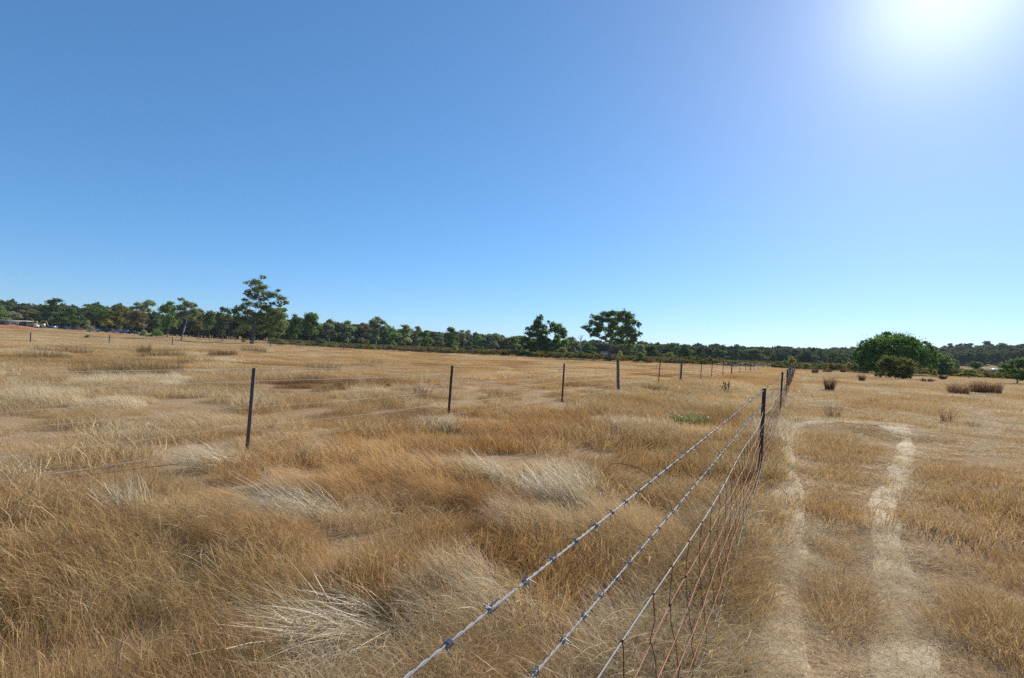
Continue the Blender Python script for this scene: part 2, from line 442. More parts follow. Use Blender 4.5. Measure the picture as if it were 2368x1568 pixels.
def strip(pl, halfw, name, m, lift=0.004, step=0.08, wob=0.25, label=None, seed=1):
    """a sheet that follows a polyline on the ground"""
    d = np.r_[0, np.cumsum(np.hypot(*np.diff(pl, axis=0).T))]
    n = max(4, int(d[-1] / step)); tt = np.linspace(0, d[-1], n)
    xs = np.interp(tt, d, pl[:, 0]); ys = np.interp(tt, d, pl[:, 1])
    ker = np.ones(max(1, n // 14)); ker /= ker.sum(); h = len(ker) // 2
    xs = np.convolve(np.pad(xs, (h, len(ker) - 1 - h), 'edge'), ker, 'valid'); ys = np.convolve(np.pad(ys, (h, len(ker) - 1 - h), 'edge'), ker, 'valid')
    tx = np.gradient(xs); ty = np.gradient(ys); L = np.hypot(tx, ty); tx /= L; ty /= L
    cs = np.linspace(-1, 1, 5)
    wv = halfw * (1 + wob * 2 * (vnoise(tt, tt * 0 + seed, halfw * 3, seed) - 0.5))
    X = xs[:, None] + cs * wv[:, None] * ty[:, None]; Y = ys[:, None] - cs * wv[:, None] * tx[:, None]
    Z = zfun(X, Y) + lift - 0.02 * (np.abs(cs) > 0.99)
    VV = np.stack([X, Y, Z], -1).reshape(-1, 3)
    i = np.arange(n - 1)[:, None] * 5; j = np.arange(4)[None, :]
    FF = np.stack([i + j, i + j + 1, i + 5 + j + 1, i + 5 + j], -1).reshape(-1, 4)
    me = make_mesh(name, VV, [FF], True); me.materials.append(m)
    o = bpy.data.objects.new(name, me); COL.objects.link(o)
    tag(o, kind='structure', label=label)
    return o
PATHLAB = ['pale trodden walking track along the netting fence', 'pale trodden walking track curving down the right side',
           'bare straw bank crossing between the two walking tracks', 'faint track beside the far end of the netting fence',
           'winding pale track beyond the low bank', 'short faint track reaching the netting fence', 'faint pale track in the right hand paddock',
           'faint track running past the dark tussocks', 'bare patch of pale ground near the twin tussocks', 'narrow faint track joining the paddock tracks']
for q, ((pl, wd), lab) in enumerate(list(zip(TRACKS, PATHLAB))[:3]):
    strip(pl, wd * 0.95, 'path', M['path'], lift=0.008 + 0.004 * q, step=0.04, wob=0.35, label=lab, seed=q + 3)

# ------------------------------------------------------------------ grass: clump shapes, then points that carry them
def blades(rng, n, radius, h, lean, spread, width, segs=5, tuft=False, flat=False, heads=0.12, hvar=0.35, swirl=0.0, stiff=False):
    """n grass blades of one clump, leaning towards +x; returns V, F"""
    a = rng.uniform(0, 2 * math.pi, n); r = radius * np.sqrt(rng.uniform(0, 1, n))
    x0, y0 = r * np.cos(a), r * np.sin(a)
    L = h * rng.uniform(1 - hvar, 1 + hvar, n)
    if tuft: az = a + rng.normal(0, 0.9, n)
    elif flat: az = rng.uniform(0, 2 * math.pi, n)
    else: az = rng.normal(0, spread, n)
    sd0 = int(rng.integers(0, 9999))
    az = az + swirl * 3.0 * (fbm(x0 + 50, y0 + 50, radius * 1.1, sd0, 2) - 0.5)
    lv = lean * (1 + (0.9 if swirl else 0) * (fbm(x0 + 50, y0 + 50, radius * 0.8, sd0 + 1, 2) - 0.5) * 2)
    if swirl:
        L = L * (0.75 + 0.5 * fbm(x0 + 50, y0 + 50, radius * 0.5, sd0 + 2, 2)) * np.sqrt(np.clip(1.15 - (r / radius) ** 4, 0.2, 1))
    ph0 = np.abs(lv * 0.45 + rng.normal(0, 0.16, n)); ph1 = lv * 1.35 + rng.normal(0.35, 0.5, n)
    if stiff: ph0 = lean * 0.9 + rng.normal(0, 0.25, n); ph1 = ph0 + rng.normal(0.22, 0.28, n)
    if flat: ph0 = rng.normal(1.42, 0.12, n); ph1 = rng.normal(1.55, 0.12, n)
    ph1 = np.clip(ph1, -0.3, 1.85 if lean < 1 else 1.66)
    s = np.linspace(0, 1, segs + 1)
    ph = ph0[:, None] + (ph1 - ph0)[:, None] * s[None, :] ** 1.2
    kink = (rng.uniform(0, 1, n) < 0.22)[:, None] & (s[None, :] > rng.uniform(0.35, 0.75, n)[:, None]) & (not flat)
    ph = ph + kink * rng.uniform(0.5, 1.5, n)[:, None]
    ds = L[:, None] / segs
    azs = az[:, None] + rng.normal(0, 0.8, n)[:, None] * s[None, :] ** 1.5 + kink * rng.normal(0, 1.0, n)[:, None]
    dx = np.sin(ph) * np.cos(azs) * ds; dy = np.sin(ph) * np.sin(azs) * ds; dz = np.cos(ph) * ds
    cx = x0[:, None] + np.c_[np.zeros(n), np.cumsum(dx[:, :-1], 1)]
    cy = y0[:, None] + np.c_[np.zeros(n), np.cumsum(dy[:, :-1], 1)]
    cz = np.c_[np.zeros(n), np.cumsum(dz[:, :-1], 1)]
    lift = rng.uniform(0.0, 0.35, n) * h * (0.55 if (lean > 1) else (0.08 if flat else 0))
    cz = np.maximum(cz + lift[:, None] * np.minimum(1, s * 4)[None, :], 0.012 * (s > 0.3)[None, :])
    if flat: cz += rng.uniform(0.008, 0.03, n)[:, None]
    tw = az + math.pi / 2 + rng.normal(0, 0.9, n)
    prof = (1 - s) ** 0.5 * 0.85 + 0.12
    wv = width * rng.uniform(0.6, 1.3, n)[:, None] * prof[None, :]
    hd = rng.uniform(0, 1, n) < heads
    wv = wv + (hd * width * rng.uniform(1.2, 2.6, n))[:, None] * np.exp(-((s - 0.86) / 0.10) ** 2)[None, :]
    sx, sy = np.cos(tw)[:, None] * wv / 2, np.sin(tw)[:, None] * wv / 2
    sz = rng.normal(0, 0.35, n)[:, None] * wv / 2
    A = np.stack([cx - sx, cy - sy, cz - sz], -1); B = np.stack([cx + sx, cy + sy, cz + sz], -1)
    V = np.stack([A, B], 2).reshape(-1, 3)
    base = (np.arange(n) * (segs + 1) * 2)[:, None]; q = np.arange(segs)[None, :] * 2
    F = np.stack([base + q, base + q + 1, base + q + 3, base + q + 2], -1).reshape(-1, 4)
    return V, F

def proto_collection(name, metas, mat):
    """metas: list of (V, F); a collection that is not linked to the scene"""
    c = bpy.data.collections.new(name)
    for q, (V, F) in enumerate(metas):
        me = make_mesh('%s_%03d' % (name, q), V, [F]); me.materials.append(mat)
        c.objects.link(bpy.data.objects.new('%s_%03d' % (name, q), me))
    return c

def scatter(name, coll, P, rot, scl, idx, tint, label, hue=None):
    me = bpy.data.meshes.new(name)
    me.vertices.add(len(P)); me.vertices.foreach_set('co', np.asarray(P, np.float32).ravel())
    add_attr(me, 'rot', 'FLOAT_VECTOR', np.asarray(rot, np.float32))
    add_attr(me, 'scl', 'FLOAT_VECTOR', np.asarray(scl, np.float32))
    add_attr(me, 'pick', 'INT', np.asarray(idx, np.int32))
    add_attr(me, 'tint', 'FLOAT', np.asarray(tint, np.float32))
    if hue is not None: add_attr(me, 'hue', 'FLOAT', np.asarray(hue, np.float32))
    o = bpy.data.objects.new(name, me); COL.objects.link(o)
    g = bpy.data.node_groups.new(name, 'GeometryNodeTree')
    g.interface.new_socket('Geometry', in_out='INPUT', socket_type='NodeSocketGeometry')
    g.interface.new_socket('Geometry', in_out='OUTPUT', socket_type='NodeSocketGeometry')
    gi = g.nodes.new('NodeGroupInput'); go = g.nodes.new('NodeGroupOutput')
    ci = g.nodes.new('GeometryNodeCollectionInfo'); ci.inputs['Collection'].default_value = coll
    ci.inputs['Separate Children'].default_value = True; ci.inputs['Reset Children'].default_value = True
    ip = g.nodes.new('GeometryNodeInstanceOnPoints'); ip.inputs['Pick Instance'].default_value = True
    def na(nm, ty):
        n = g.nodes.new('GeometryNodeInputNamedAttribute'); n.data_type = ty; n.inputs['Name'].default_value = nm
        return n.outputs['Attribute']
    g.links.new(gi.outputs[0], ip.inputs['Points']); g.links.new(ci.outputs[0], ip.inputs['Instance'])
    g.links.new(na('pick', 'INT'), ip.inputs['Instance Index'])
    g.links.new(na('rot', 'FLOAT_VECTOR'), ip.inputs['Rotation'])
    g.links.new(na('scl', 'FLOAT_VECTOR'), ip.inputs['Scale'])
    g.links.new(ip.outputs[0], go.inputs[0])
    md = o.modifiers.new('scatter', 'NODES'); md.node_group = g
    tag(o, label=label, kind='stuff')
    return o

rng = np.random.default_rng(7)
def grass_set(name, mult, n, rad, width, segs, small=0.34):
    """16 clump shapes: 0-2 upright, 3-5 leaning, 6-8 lodged, 9-11 short tuft, 12-13 flat straw, 14-15 dead tangle"""
    out = []
    ns = int(n * small ** 2); rs = rad * small
    for q in range(3): out.append(blades(rng, n, rad, 0.205 * mult, 0.42, 0.8, width, segs, heads=0.4, swirl=1.0, hvar=0.5))
    for q in range(3): out.append(blades(rng, n, rad, 0.24 * mult, 0.85, 0.5, width, segs, heads=0.35, swirl=0.9, hvar=0.5))
    for q in range(3): out.append(blades(rng, n, rad, 0.32 * mult, 1.27, 0.36, width, segs, heads=0.15, swirl=0.7))
    for q in range(3): out.append(blades(rng, ns, rs, 0.088 * mult, 0.70, 0.9, width * 0.85, segs, tuft=True, heads=0.45, hvar=0.6))
    for q in range(2): out.append(blades(rng, int(ns * 0.6), rs * 1.2, 0.13 * mult, 1.5, 1.0, width * 1.2, 3, flat=True, heads=0, hvar=0.6))
    for q in range(2): out.append(blades(rng, int(n * 0.35), rad * 0.6, 0.24 * mult, 1.2, 3.0, width * 1.15, segs, heads=0.1, hvar=0.6))
    return proto_collection(name, out, M['grass'])
G0 = grass_set('grass_near', 1.0, 2300, 0.42, 0.0017, 5, 0.36)
G1 = grass_set('grass_mid', 1.0, 1250, 0.80, 0.0056, 3, 0.36)
G2 = grass_set('grass_far', 1.05, 900, 1.3, 0.011, 3, 0.5)
G3 = grass_set('grass_horizon', 0.85, 600, 2.4, 0.026, 2, 0.8)

WIND = math.radians(208)
HOLES = [(gnd(a, b), r) for a, b, r in [(840, 1420, 0.22), (1240, 1290, 0.10), (395, 1195, 0.18), (1108, 1118, 0.13), (1345, 1190, 0.16), (120, 1270, 0.20),
         (700, 1150, 0.18), (610, 1080, 0.22), (530, 1150, 0.25), (800, 1160, 0.18), (880, 1130, 0.2), (900, 1290, 0.10), (850, 1420, 0.12), (1310, 1450, 0.07), (1240, 1300, 0.08)]]
STRAWT = [(830, 1455, 0.42), (1130, 1105, 0.5), (1325, 1165, 0.45), (720, 1192, 0.5), (520, 1082, 0.5), (312, 1205, 0.3), (1055, 1000, 0.4), (1600, 980, 0.75), (1681, 911, 0.8)]
HOLES += [(gnd(a, b) + np.array([math.cos(WIND), math.sin(WIND)]) * 0.18 * (q < 7), r) for q, (a, b, r) in enumerate(STRAWT)]
PALE = [(gnd(a, b), r) for a, b, r in [(1240, 1075, 0.25), (1060, 1150, 0.2), (1270, 1215, 0.22), (860, 1420, 0.12), (1180, 1330, 0.14), (130, 1240, 0.25), (40, 1120, 0.4), (1090, 1130, 0.28), (1180, 1110, 0.3), (1310, 1100, 0.3), (1300, 1170, 0.28), (660, 1205, 0.32), (940, 1060, 0.4), (450, 1440, 0.22), (560, 1400, 0.22), (350, 1500, 0.22),
        (310, 1190, 0.22), (1450, 1000, 0.5), (690, 1060, 0.25), (1050, 985, 0.5), (1320, 1140, 0.3), (1060, 1400, 0.2), (1000, 1440, 0.16)]]

def grass_layer(name, coll, r0, r1, dens, half, seed, label, fade0=0.0, fade1=0.0, thin=0.12):
    g = np.random.default_rng(seed)
    n = int(dens * half * (r1 ** 2 - r0 ** 2))
    r = np.sqrt(g.uniform(r0 ** 2, r1 ** 2, n)); az = g.uniform(-half, half, n)
    x, y = r * np.sin(az), r * np.cos(az)
    keep = np.ones(n, bool)
    if fade1: keep &= g.uniform(0, 1, n) > sstep(r1 - fade1, r1, r)
    if fade0: keep &= g.uniform(0, 1, n) < sstep(r0, r0 + fade0, r)
    # the heath and the tree line begin where the paddock ends
    # left of the near fence the clumps are larger, so fewer of them are needed
    keep &= (side_r(x, y) > -0.25) | (g.uniform(0, 1, n) < thin)
    x, y, r = x[keep], y[keep], r[keep]; n = len(x)
    sr = side_r(x, y); left = sr < 0.0
    f1 = fbm(x, y, 1.5, 21); f2 = fbm(x, y, 4.0, 31); f3 = fbm(x, y, 0.55, 41, 2); f4 = vnoise(x, y, 22, 51); f5 = fbm(x, y, 0.9, 61, 2)
    lean = f1 * 1.15 + 0.25 * (f3 - 0.5)
    kind = np.where(lean < 0.50, 0, np.where(lean < 0.72, 1, 2))
    tint = 0.40 + 0.75 * (f2 - 0.5) + 0.45 * (f3 - 0.5) + g.normal(0, 0.06, n)
    tint = tint + np.where(kind == 2, 0.14, 0.0)
    tint += 0.06 * sstep(6, 22, r)
    sc = 0.78 + 0.5 * f5 + g.normal(0, 0.1, n)
    far = r > 30
    kind = np.where(far & (kind == 2), 1, kind)
    # between the plain fence and the far fence the paddock is grazed thinner and paler
    ql = (x - Q1[0]) * FL[1] - (y - Q1[1]) * FL[0]
    beyond = ql < 0
    sc = np.where(beyond & left, sc * (0.50 + 0.55 * sstep(0.52, 0.70, f2)), sc)
    tint = np.where(beyond & left, tint + 0.10 - 0.48 * sstep(0.52, 0.66, fbm(x, y, 7, 71)) + 0.12 * sstep(0.46, 0.34, fbm(x, y, 6, 73)), tint)
    tint = np.where(r > 22, 0.46 + (tint - 0.46) * 0.62, tint)
    tint = tint + 0.10 * sstep(0, 3, r - 2) * 0
    # left corner: a darker, olive and russet mixture
    # right of the fence: short, worn tufts
    rk = ~left
    edge = (sr > -0.25) & (sr < 0.20)
    p = fbm(x, y, 1.1, 81); p2 = fbm(x, y, 5.0, 91)
    kind = np.where(rk & ~edge, np.where(p > 0.40, 3, np.where(g.uniform(0, 1, n) < 0.45, 4, 3)), kind)
    kind = np.where(edge, 3, kind)
    sc = np.where(rk & ~edge, 0.50 + 0.75 * sstep(0.38, 0.72, p) + g.normal(0, 0.10, n), sc)
    sc = np.where(edge, 1.1 + 0.5 * p, sc)
    tint = np.where(rk, 0.56 + 0.75 * (p2 - 0.5) - 0.45 * (p - 0.5) + g.normal(0, 0.09, n) + 0.10 * sstep(10, 30, r), tint)
    tm = track_mask(x, y)
    on = g.uniform(0, 1, n) < tm * 1.05
    kind = np.where(on, 4, kind); tint = np.where(on, 0.88 + g.normal(0, 0.09, n), tint); sc = np.where(on, 0.75 + 0.3 * p, sc)
    sc = np.where(~on & (tm > 0.02) & rk, sc * 0.75, sc)
    for c, rad in PALE:
        d = np.hypot(x - c[0], y - c[1]) / rad
        k = (d < 1.0 + 0.5 * (f3 - 0.5)) & left & (g.uniform(0, 1, n) < 0.85)
        tint = np.where(k, 0.90 + g.normal(0, 0.07, n), tint); kind = np.where(k, 2, kind)
    f6 = fbm(x, y, 1.2, 111, 3)
    tang = left & (r < 30) & (f6 > 0.53) & (kind != 2)
    tang |= left & (r < 30) & (g.uniform(0, 1, n) < 0.10)
    kind = np.where(tang, 5, kind); sc = np.where(tang, 0.8 + 0.5 * f5, sc); tint = np.where(tang, tint + 0.12, tint)
    hue = 0.36 + 1.1 * (fbm(x, y, 3.0, 121) - 0.5) + g.normal(0, 0.08, n)
    hue = np.where(tang, hue + 0.16, hue)
    az_ = np.degrees(np.arctan2(x, y)); hue = hue + 0.16 * sstep(-18, -38, az_) * left
    hue = np.where(rk, 0.44 + 0.7 * (fbm(x, y, 4.0, 131) - 0.5) + g.normal(0, 0.10, n), hue)
    lf = np.abs(ql) < 1.2
    hue = np.where(tint > 0.8, 0.42 + g.normal(0, 0.06, n), hue)
    nr2 = rk & (kind == 3) & (r < 9)
    sc = np.where(nr2, sc * 1.12, sc); tint = np.where(nr2, tint - 0.05, tint)
    sc = np.where(left & lf & (kind < 3), sc * 0.62, sc)
    sc = np.where(left & (r > 5) & (kind < 3), sc * 0.82, sc)
    hole = np.zeros(n, bool)
    for c, rad in HOLES: hole |= np.hypot(x - c[0], y - c[1]) < rad * (0.7 + 0.6 * f3)
    hole |= (f5 < 0.20) & left & (r < 25)
    hole |= (~on) & (tm > 0.08) & rk & (g.uniform(0, 1, n) < 0.85)
    hole |= beyond & left & (fbm(x, y, 5, 75) < 0.40) & (g.uniform(0, 1, n) < 0.8)
    hole |= rk & (p < 0.28) & (g.uniform(0, 1, n) < 0.6)
    idx = kind * 3 + g.integers(0, 3, n)
    idx = np.where(kind == 4, 12 + g.integers(0, 2, n), np.where(kind == 5, 14 + g.integers(0, 2, n), idx))
    th = WIND + 2.6 * (fbm(x, y, 2.2, 101) - 0.5) + g.normal(0, 0.22, n)
    th = np.where((kind >= 3) | (kind == 0), th + g.normal(0, 0.9, n), th)
    sc = np.clip(sc, 0.3, 1.9)
    # a bare gap keeps a thin litter of flat straw
    idx = np.where(hole, 12 + g.integers(0, 2, n), idx); tint = np.where(hole, np.where((tm > 0.02) & rk, 0.80, 0.44) + g.normal(0, 0.08, n), tint); sc = np.where(hole, 1.0, sc)
    ok = (~hole) | (r < 80)
    sc = np.clip(sc, 0.3, 1.9)
    P = np.stack([x, y, zfun(x, y) - 0.005], -1)[ok]
    rot = np.stack([np.zeros(n), np.zeros(n), th], -1)[ok]
    sxy = np.maximum(sc, 0.7)
    scl = np.stack([sxy, sxy, sc], -1)[ok]
    return scatter(name, coll, P, rot, scl, idx[ok], np.clip(tint, 0.02, 0.97)[ok], label, np.clip(hue, 0, 1)[ok])

grass_layer('grass', G0, 0.6, 7.0, 55, 0.98, 1, 'dry golden grass close to the camera', fade1=2.5, thin=0.115)
grass_layer('grass', G1, 4.5, 27.0, 15, 0.95, 2, 'dry golden grass some way into the paddock', fade0=2.5, fade1=6, thin=0.125)
grass_layer('grass', G2, 21.0, 75.0, 3.0, 0.92, 3, 'dry tan grass across the middle of the paddock', fade0=6, fade1=15, thin=0.28)
grass_layer('grass', G3, 60.0, 345.0, 0.32, 0.90, 4, 'dry tan grass at the far side of the paddock', fade0=15, thin=0.7)

# ------------------------------------------------------------------ fences
def wire_pts(f, t0, t1, step):
    t = np.linspace(t0, t1, max(3, int((t1 - t0) / step)))
    return t, np.array([f(q) for q in t])

def picket_mesh(h, name):
    """steel star picket: three blades on one spine, extruded, with a square cut top"""
    mb = MB(); w, k = 0.028, 0.0035
    poly = []
    for a in (90, 210, 330):
        r = math.radians(a); d = np.array([math.cos(r), math.sin(r)]); n = np.array([-d[1], d[0]])
        poly += [d * 0.007 - n * k * 1.3, d * w - n * k, d * w + n * k, d * 0.007 + n * k * 1.3]
    # order the outline around the spine
    poly = np.array(poly); poly = poly[np.argsort(np.arctan2(poly[:, 1], poly[:, 0]))]
    mb.prism(poly, (0, 0, -0.25), (0, 0, h), ((1, 0, 0), (0, 1, 0)))
    return mb.mesh(name)

def timber_mesh(h, name, seed, r=0.055):
    g = np.random.default_rng(seed); mb = MB()
    zz = np.array([-0.3, 0.0, 0.25, 0.6, 0.95, h - 0.03, h]); rad = r * np.array([1.08, 1.05, 1.0, 0.98, 0.96, 0.95, 0.86])
    pts = np.c_[g.normal(0, 0.004, 7), g.normal(0, 0.004, 7), zz]
    mb.tube(pts, rad, 10)
    return mb.mesh(name)

def post_obj(me, mat, parent, x, y, rz, tilt):
    o = bpy.data.objects.new('post', me); COL.objects.link(o); o.parent = parent
    if not me.materials: me.materials.append(mat)
    o.location = (x, y, zf(x, y)); o.rotation_euler = (tilt[0], tilt[1], rz)
    return o

def child(name, me, mat, parent, loc=(0, 0, 0), rot=(0, 0, 0)):
    if not me.materials: me.materials.append(mat)
    o = bpy.data.objects.new(name, me); COL.objects.link(o); o.parent = parent
    o.location = loc; o.rotation_euler = rot
    return o

# ---- near fence: steel pickets, two barbed wires, rusty hinged netting below
g = np.random.default_rng(5)
near = tag(empty('barbed_wire_fence'), 'fence of two barbed wires over rusty netting running away on the right', 'fence')
SP = 8.45
post_t = [T1 + SP * q for q in range(-1, 15)]
pk = picket_mesh(1.14, 'post'); pk2 = picket_mesh(1.18, 'post')
tm1 = timber_mesh(1.36, 'post', 3, 0.075)
WOOD = {4, 9, 13}
def tie_mesh(r):
    mb = MB(); th = np.linspace(0, 2 * math.pi * 1.6, 22)
    mb.tube(np.c_[r * np.cos(th), r * np.sin(th), np.linspace(-0.008, 0.008, 22)], 0.0014, 4)
    return mb.mesh('tie_wire', True)
TIE_S, TIE_W = tie_mesh(0.027), tie_mesh(0.068)
for q, t in enumerate(post_t):
    p = ORG_R + FR * t
    tl = (0, math.radians(1.6) + g.normal(0, 0.008))
    if q in WOOD: po = post_obj(tm1, M['timber'], near, p[0] - 0.02, p[1], q * 1.3, tl)
    else: po = post_obj(pk if q % 2 else pk2, M['picket'], near, p[0], p[1], -AZR + 0.5 + g.normal(0, 0.1), tl)
    if 1 <= q <= 3:
        for hh in (1.115, 0.945, 0.86, 0.55, 0.30): child('tie_wire', TIE_S, M['galv'], po, (0, 0, hh))

def line_r(h, off=0.0):
    def f(t):
        p = ORG_R + FR * t + NR * off
        return (p[0], p[1], h(t) + zf(p[0], p[1]) * float(sstep(9, 14, t)))
    return f
def sag(t, base, drop):
    u = ((t - T1) / SP) % 1.0
    return base - drop * 4 * u * (1 - u)
h_top = lambda t: sag(t, 1.125, 0.006)
h_low = lambda t: sag(t, 0.950, 0.008)
OFFW = 0.018       # barbed wires hang on the right face of the pickets

def barbed(h, seed):
    mb = MB()
    for t0, t1, step, sides, pitch in ((-1.2, 7.0, 0.0055, 5, 0.052), (7.0, 20.0, 0.014, 4, 0.060), (20.0, 125.0, 0.6, 4, 0.0)):
        t = np.arange(t0, t1 + step, step)
        p = np.array([line_r(h, OFFW)(q) for q in t]) if step > 0.1 else None
        if p is None:
            tc = np.linspace(t0, t1, 90); pc = np.array([line_r(h, OFFW)(q) for q in tc])
            p = np.stack([np.interp(t, tc, pc[:, k]) for k in range(3)], -1)
        if pitch:
            for s_ in (0, math.pi):
                ph = 2 * math.pi * t / pitch + s_ + seed
                q = p + 0.0012 * (np.cos(ph)[:, None] * np.array([NR[0], NR[1], 0]) + np.sin(ph)[:, None] * np.array([0, 0, 1.0]))
                mb.tube(q, 0.0012, sides, cap=False)
        else:
            mb.tube(p, 0.0028, 4, cap=False)
    return mb.build('barbed_wire', M['galv'], near, smooth=True)
wires = [barbed(h_top, 0.4), barbed(h_low, 2.1)]

def barb_mesh(seed):
    """two short wires wrapped round the strand (axis = x) with four cut points"""
    r = np.random.default_rng(seed); mb = MB()
    for s_, x0 in ((0.0, -0.0035), (math.pi * 0.6, 0.0025)):
        th = np.linspace(0, 2 * math.pi * 1.5, 16)
        R = 0.0042
        c = np.c_[x0 + 0.0035 * (th / th[-1]) , R * np.cos(th + s_), R * np.sin(th + s_)]
        d0 = np.array([-0.35, -np.sin(s_) * -1, np.cos(s_) * -1]); e = th[-1] + s_
        d1 = np.array([0.35, -np.sin(e), np.cos(e)])
        d0 = d0 / np.linalg.norm(d0); d1 = d1 / np.linalg.norm(d1)
        L = 0.0155 + r.uniform(0, 0.004, 2)
        pts = np.vstack([c[0] + d0 * L[0], c[0] + d0 * L[0] * 0.5, c, c[-1] + d1 * L[1] * 0.5, c[-1] + d1 * L[1]])
        rad = np.r_[0.0005, 0.0011, np.full(len(c), 0.0010), 0.0011, 0.0005]
        mb.tube(pts, rad, 5)
    return mb.mesh('barb', True)
barbs = [barb_mesh(q) for q in range(4)]
for wq, (w_, h) in enumerate(zip(wires, (h_top, h_low))):
    t = -0.1 + 0.05 * wq
    q = 0
    while t < 9.6:
        p = line_r(h, OFFW)(t)
        o = child('barb', barbs[q % 4], M['barb'], w_, p, (g.uniform(0, 6.28), 0, math.pi / 2 - AZR))
        t += 0.116 + g.normal(0, 0.004); q += 1
    mb = MB()          # the small far barbs of the same wire
    while t < 30:
        p = np.array(line_r(h, OFFW)(t)); a = g.uniform(0, 3.14)
        for k in (0, 1.57):
            d = 0.016 * (math.cos(a + k) * np.array([NR[0], NR[1], 0]) + math.sin(a + k) * np.array([0, 0, 1.0])) + 0.004 * np.array([FR[0], FR[1], 0])
            mb.tube([p - d, p, p + d], [0.0006, 0.0018, 0.0006], 3, cap=False)
        t += 0.116
    o = mb.build('barbs', M['barb'], w_); tag(o, kind='stuff')

# netting: seven line wires, vertical stays hinged between them
def net_top(t):
    u = (t - T1) / SP
    k = u - math.floor(u)
    return 0.745 + 0.115 * (abs(2 * k - 1)) ** 5 + (0.0 if t < T1 else -0.02)
FRAC = [1.0, 0.825, 0.665, 0.515, 0.375, 0.24, 0.11]
def net_off(t, fr):
    # the loose netting bellies out towards the track between the pickets
    u = ((t - T1) / SP) % 1.0
    return 0.024 + 0.05 * (1 - fr) * 4 * u * (1 - u) + 0.010 * math.sin(t * 1.7 + fr * 9)
def net_pt(t, fr):
    z = net_top(t) * fr
    f = line_r(lambda q: z + (0.009 * math.sin(t * 5.1 + fr * 20) + 0.010 * math.sin(t * 1.9 + fr * 47)) * (fr < 0.99), net_off(t, fr))
    return np.array(f(t))
for q, fr in enumerate(FRAC):
    mb = MB()
    t = np.concatenate([np.arange(-0.8, 9.5, 0.025), np.arange(9.5, 40, 0.15), np.arange(40, 122, 1.2)])
    p = np.array([net_pt(a, fr) for a in t])
    if q:     # the tension crimps between stays
        cr = np.where(t < 12, 0.0045 * np.sign(np.sin(t * 21 + q)) * (np.abs(np.sin(t * 21 + q)) > 0.75) + 0.004 * vnoise(t, t * 0 + q, 0.06, q), 0)
        p[:, 2] += cr; p[:, 0] += cr * 0.5
    mb.tube(p, 0.0021 if q == 0 else 0.0019, 5, cap=False)
    o = mb.build('line_wire', M['galv'] if q in (0, 5, 6) else M['rustline'], near, smooth=True)
    if q == 0: tag(o, label='straight silver wire at the top of the netting')
    elif q not in (5, 6): tag(o, label='line wire orange with rust')
kb = MB(); th = np.linspace(0, 2 * math.pi * 2.2, 14)
kb.tube(np.c_[np.linspace(-0.007, 0.007, 14), 0.0036 * np.cos(th), 0.0036 * np.sin(th)], 0.0016, 4, cap=False)
KNOT = kb.mesh('knot', True)
stay_t = []
t = -0.35
while t < 60:
    stay_t.append(t); t += 0.30 + g.normal(0, 0.006)
farm = MB()
for t in stay_t:
    mb = MB() if t < 16 else farm
    jit = g.normal(0, 0.012, len(FRAC))
    pts = [net_pt(t + jit[k], FRAC[k]) for k in range(len(FRAC))]
    for k in range(len(FRAC) - 1):
        a, b = pts[k], pts[k + 1]
        m1 = a + (b - a) * 0.12 + np.array([FR[0], FR[1], 0]) * g.normal(0.008, 0.004); m2 = a + (b - a) * 0.88 + np.array([FR[0], FR[1], 0]) * g.normal(-0.008, 0.004)
        mid = (a + b) / 2 + np.array([NR[0], NR[1], 0]) * g.normal(0, 0.006)
        mb.tube([a, m1, mid, m2, b], 0.0021, 4 if t < 16 else 3, cap=False)
    # last free end trailing into the grass
    a = pts[-1]; mb.tube([a, a + np.array([NR[0] * 0.03, NR[1] * 0.03, -0.05]), a + np.array([NR[0] * 0.05 + FR[0] * 0.02, NR[1] * 0.05 + FR[1] * 0.02, -0.10])], 0.0012, 4 if t < 16 else 3, cap=False)
    if t < 16:
        o = mb.build('stay_wire', M['rustwire'], near, smooth=True)
        if t < 6:
            for a in pts:     # the wrapped hinge knots
                child('knot', KNOT, M['rustwire'], o, a, (g.uniform(0, 6), 0, math.pi / 2 - AZR))
far_o = farm.build('stay_wires', M['rustwire'], near); tag(far_o, kind='stuff')

# loose rusty wire hooked over the barbed wires
mb = MB()
L0 = at_depth(1399, 1090, 2.05); 
arc = [(1402, 1084, 2.10), (1412, 1072, 2.08), (1440, 1074, 2.05), (1468, 1084, 2.02), (1492, 1102, 1.99), (1512, 1128, 1.96), (1528, 1158, 1.92), (1536, 1190, 1.88)]
endp = np.array(line_r(h_low, OFFW)(2.02))
P = np.array([at_depth(a, b, d) for a, b, d in arc])
P = P + (endp - P[-1]) * np.linspace(0, 1, len(P))[:, None]
tt = np.linspace(0, len(P) - 1, 40); P = np.stack([np.interp(tt, np.arange(len(P)), P[:, k]) for k in range(3)], -1)
mb.tube(P, 0.0012, 5)
tag(mb.build('loose_wire', M['rustwire'], smooth=True), 'thin rusty wire curling up from the lower barbed wire', 'wire')

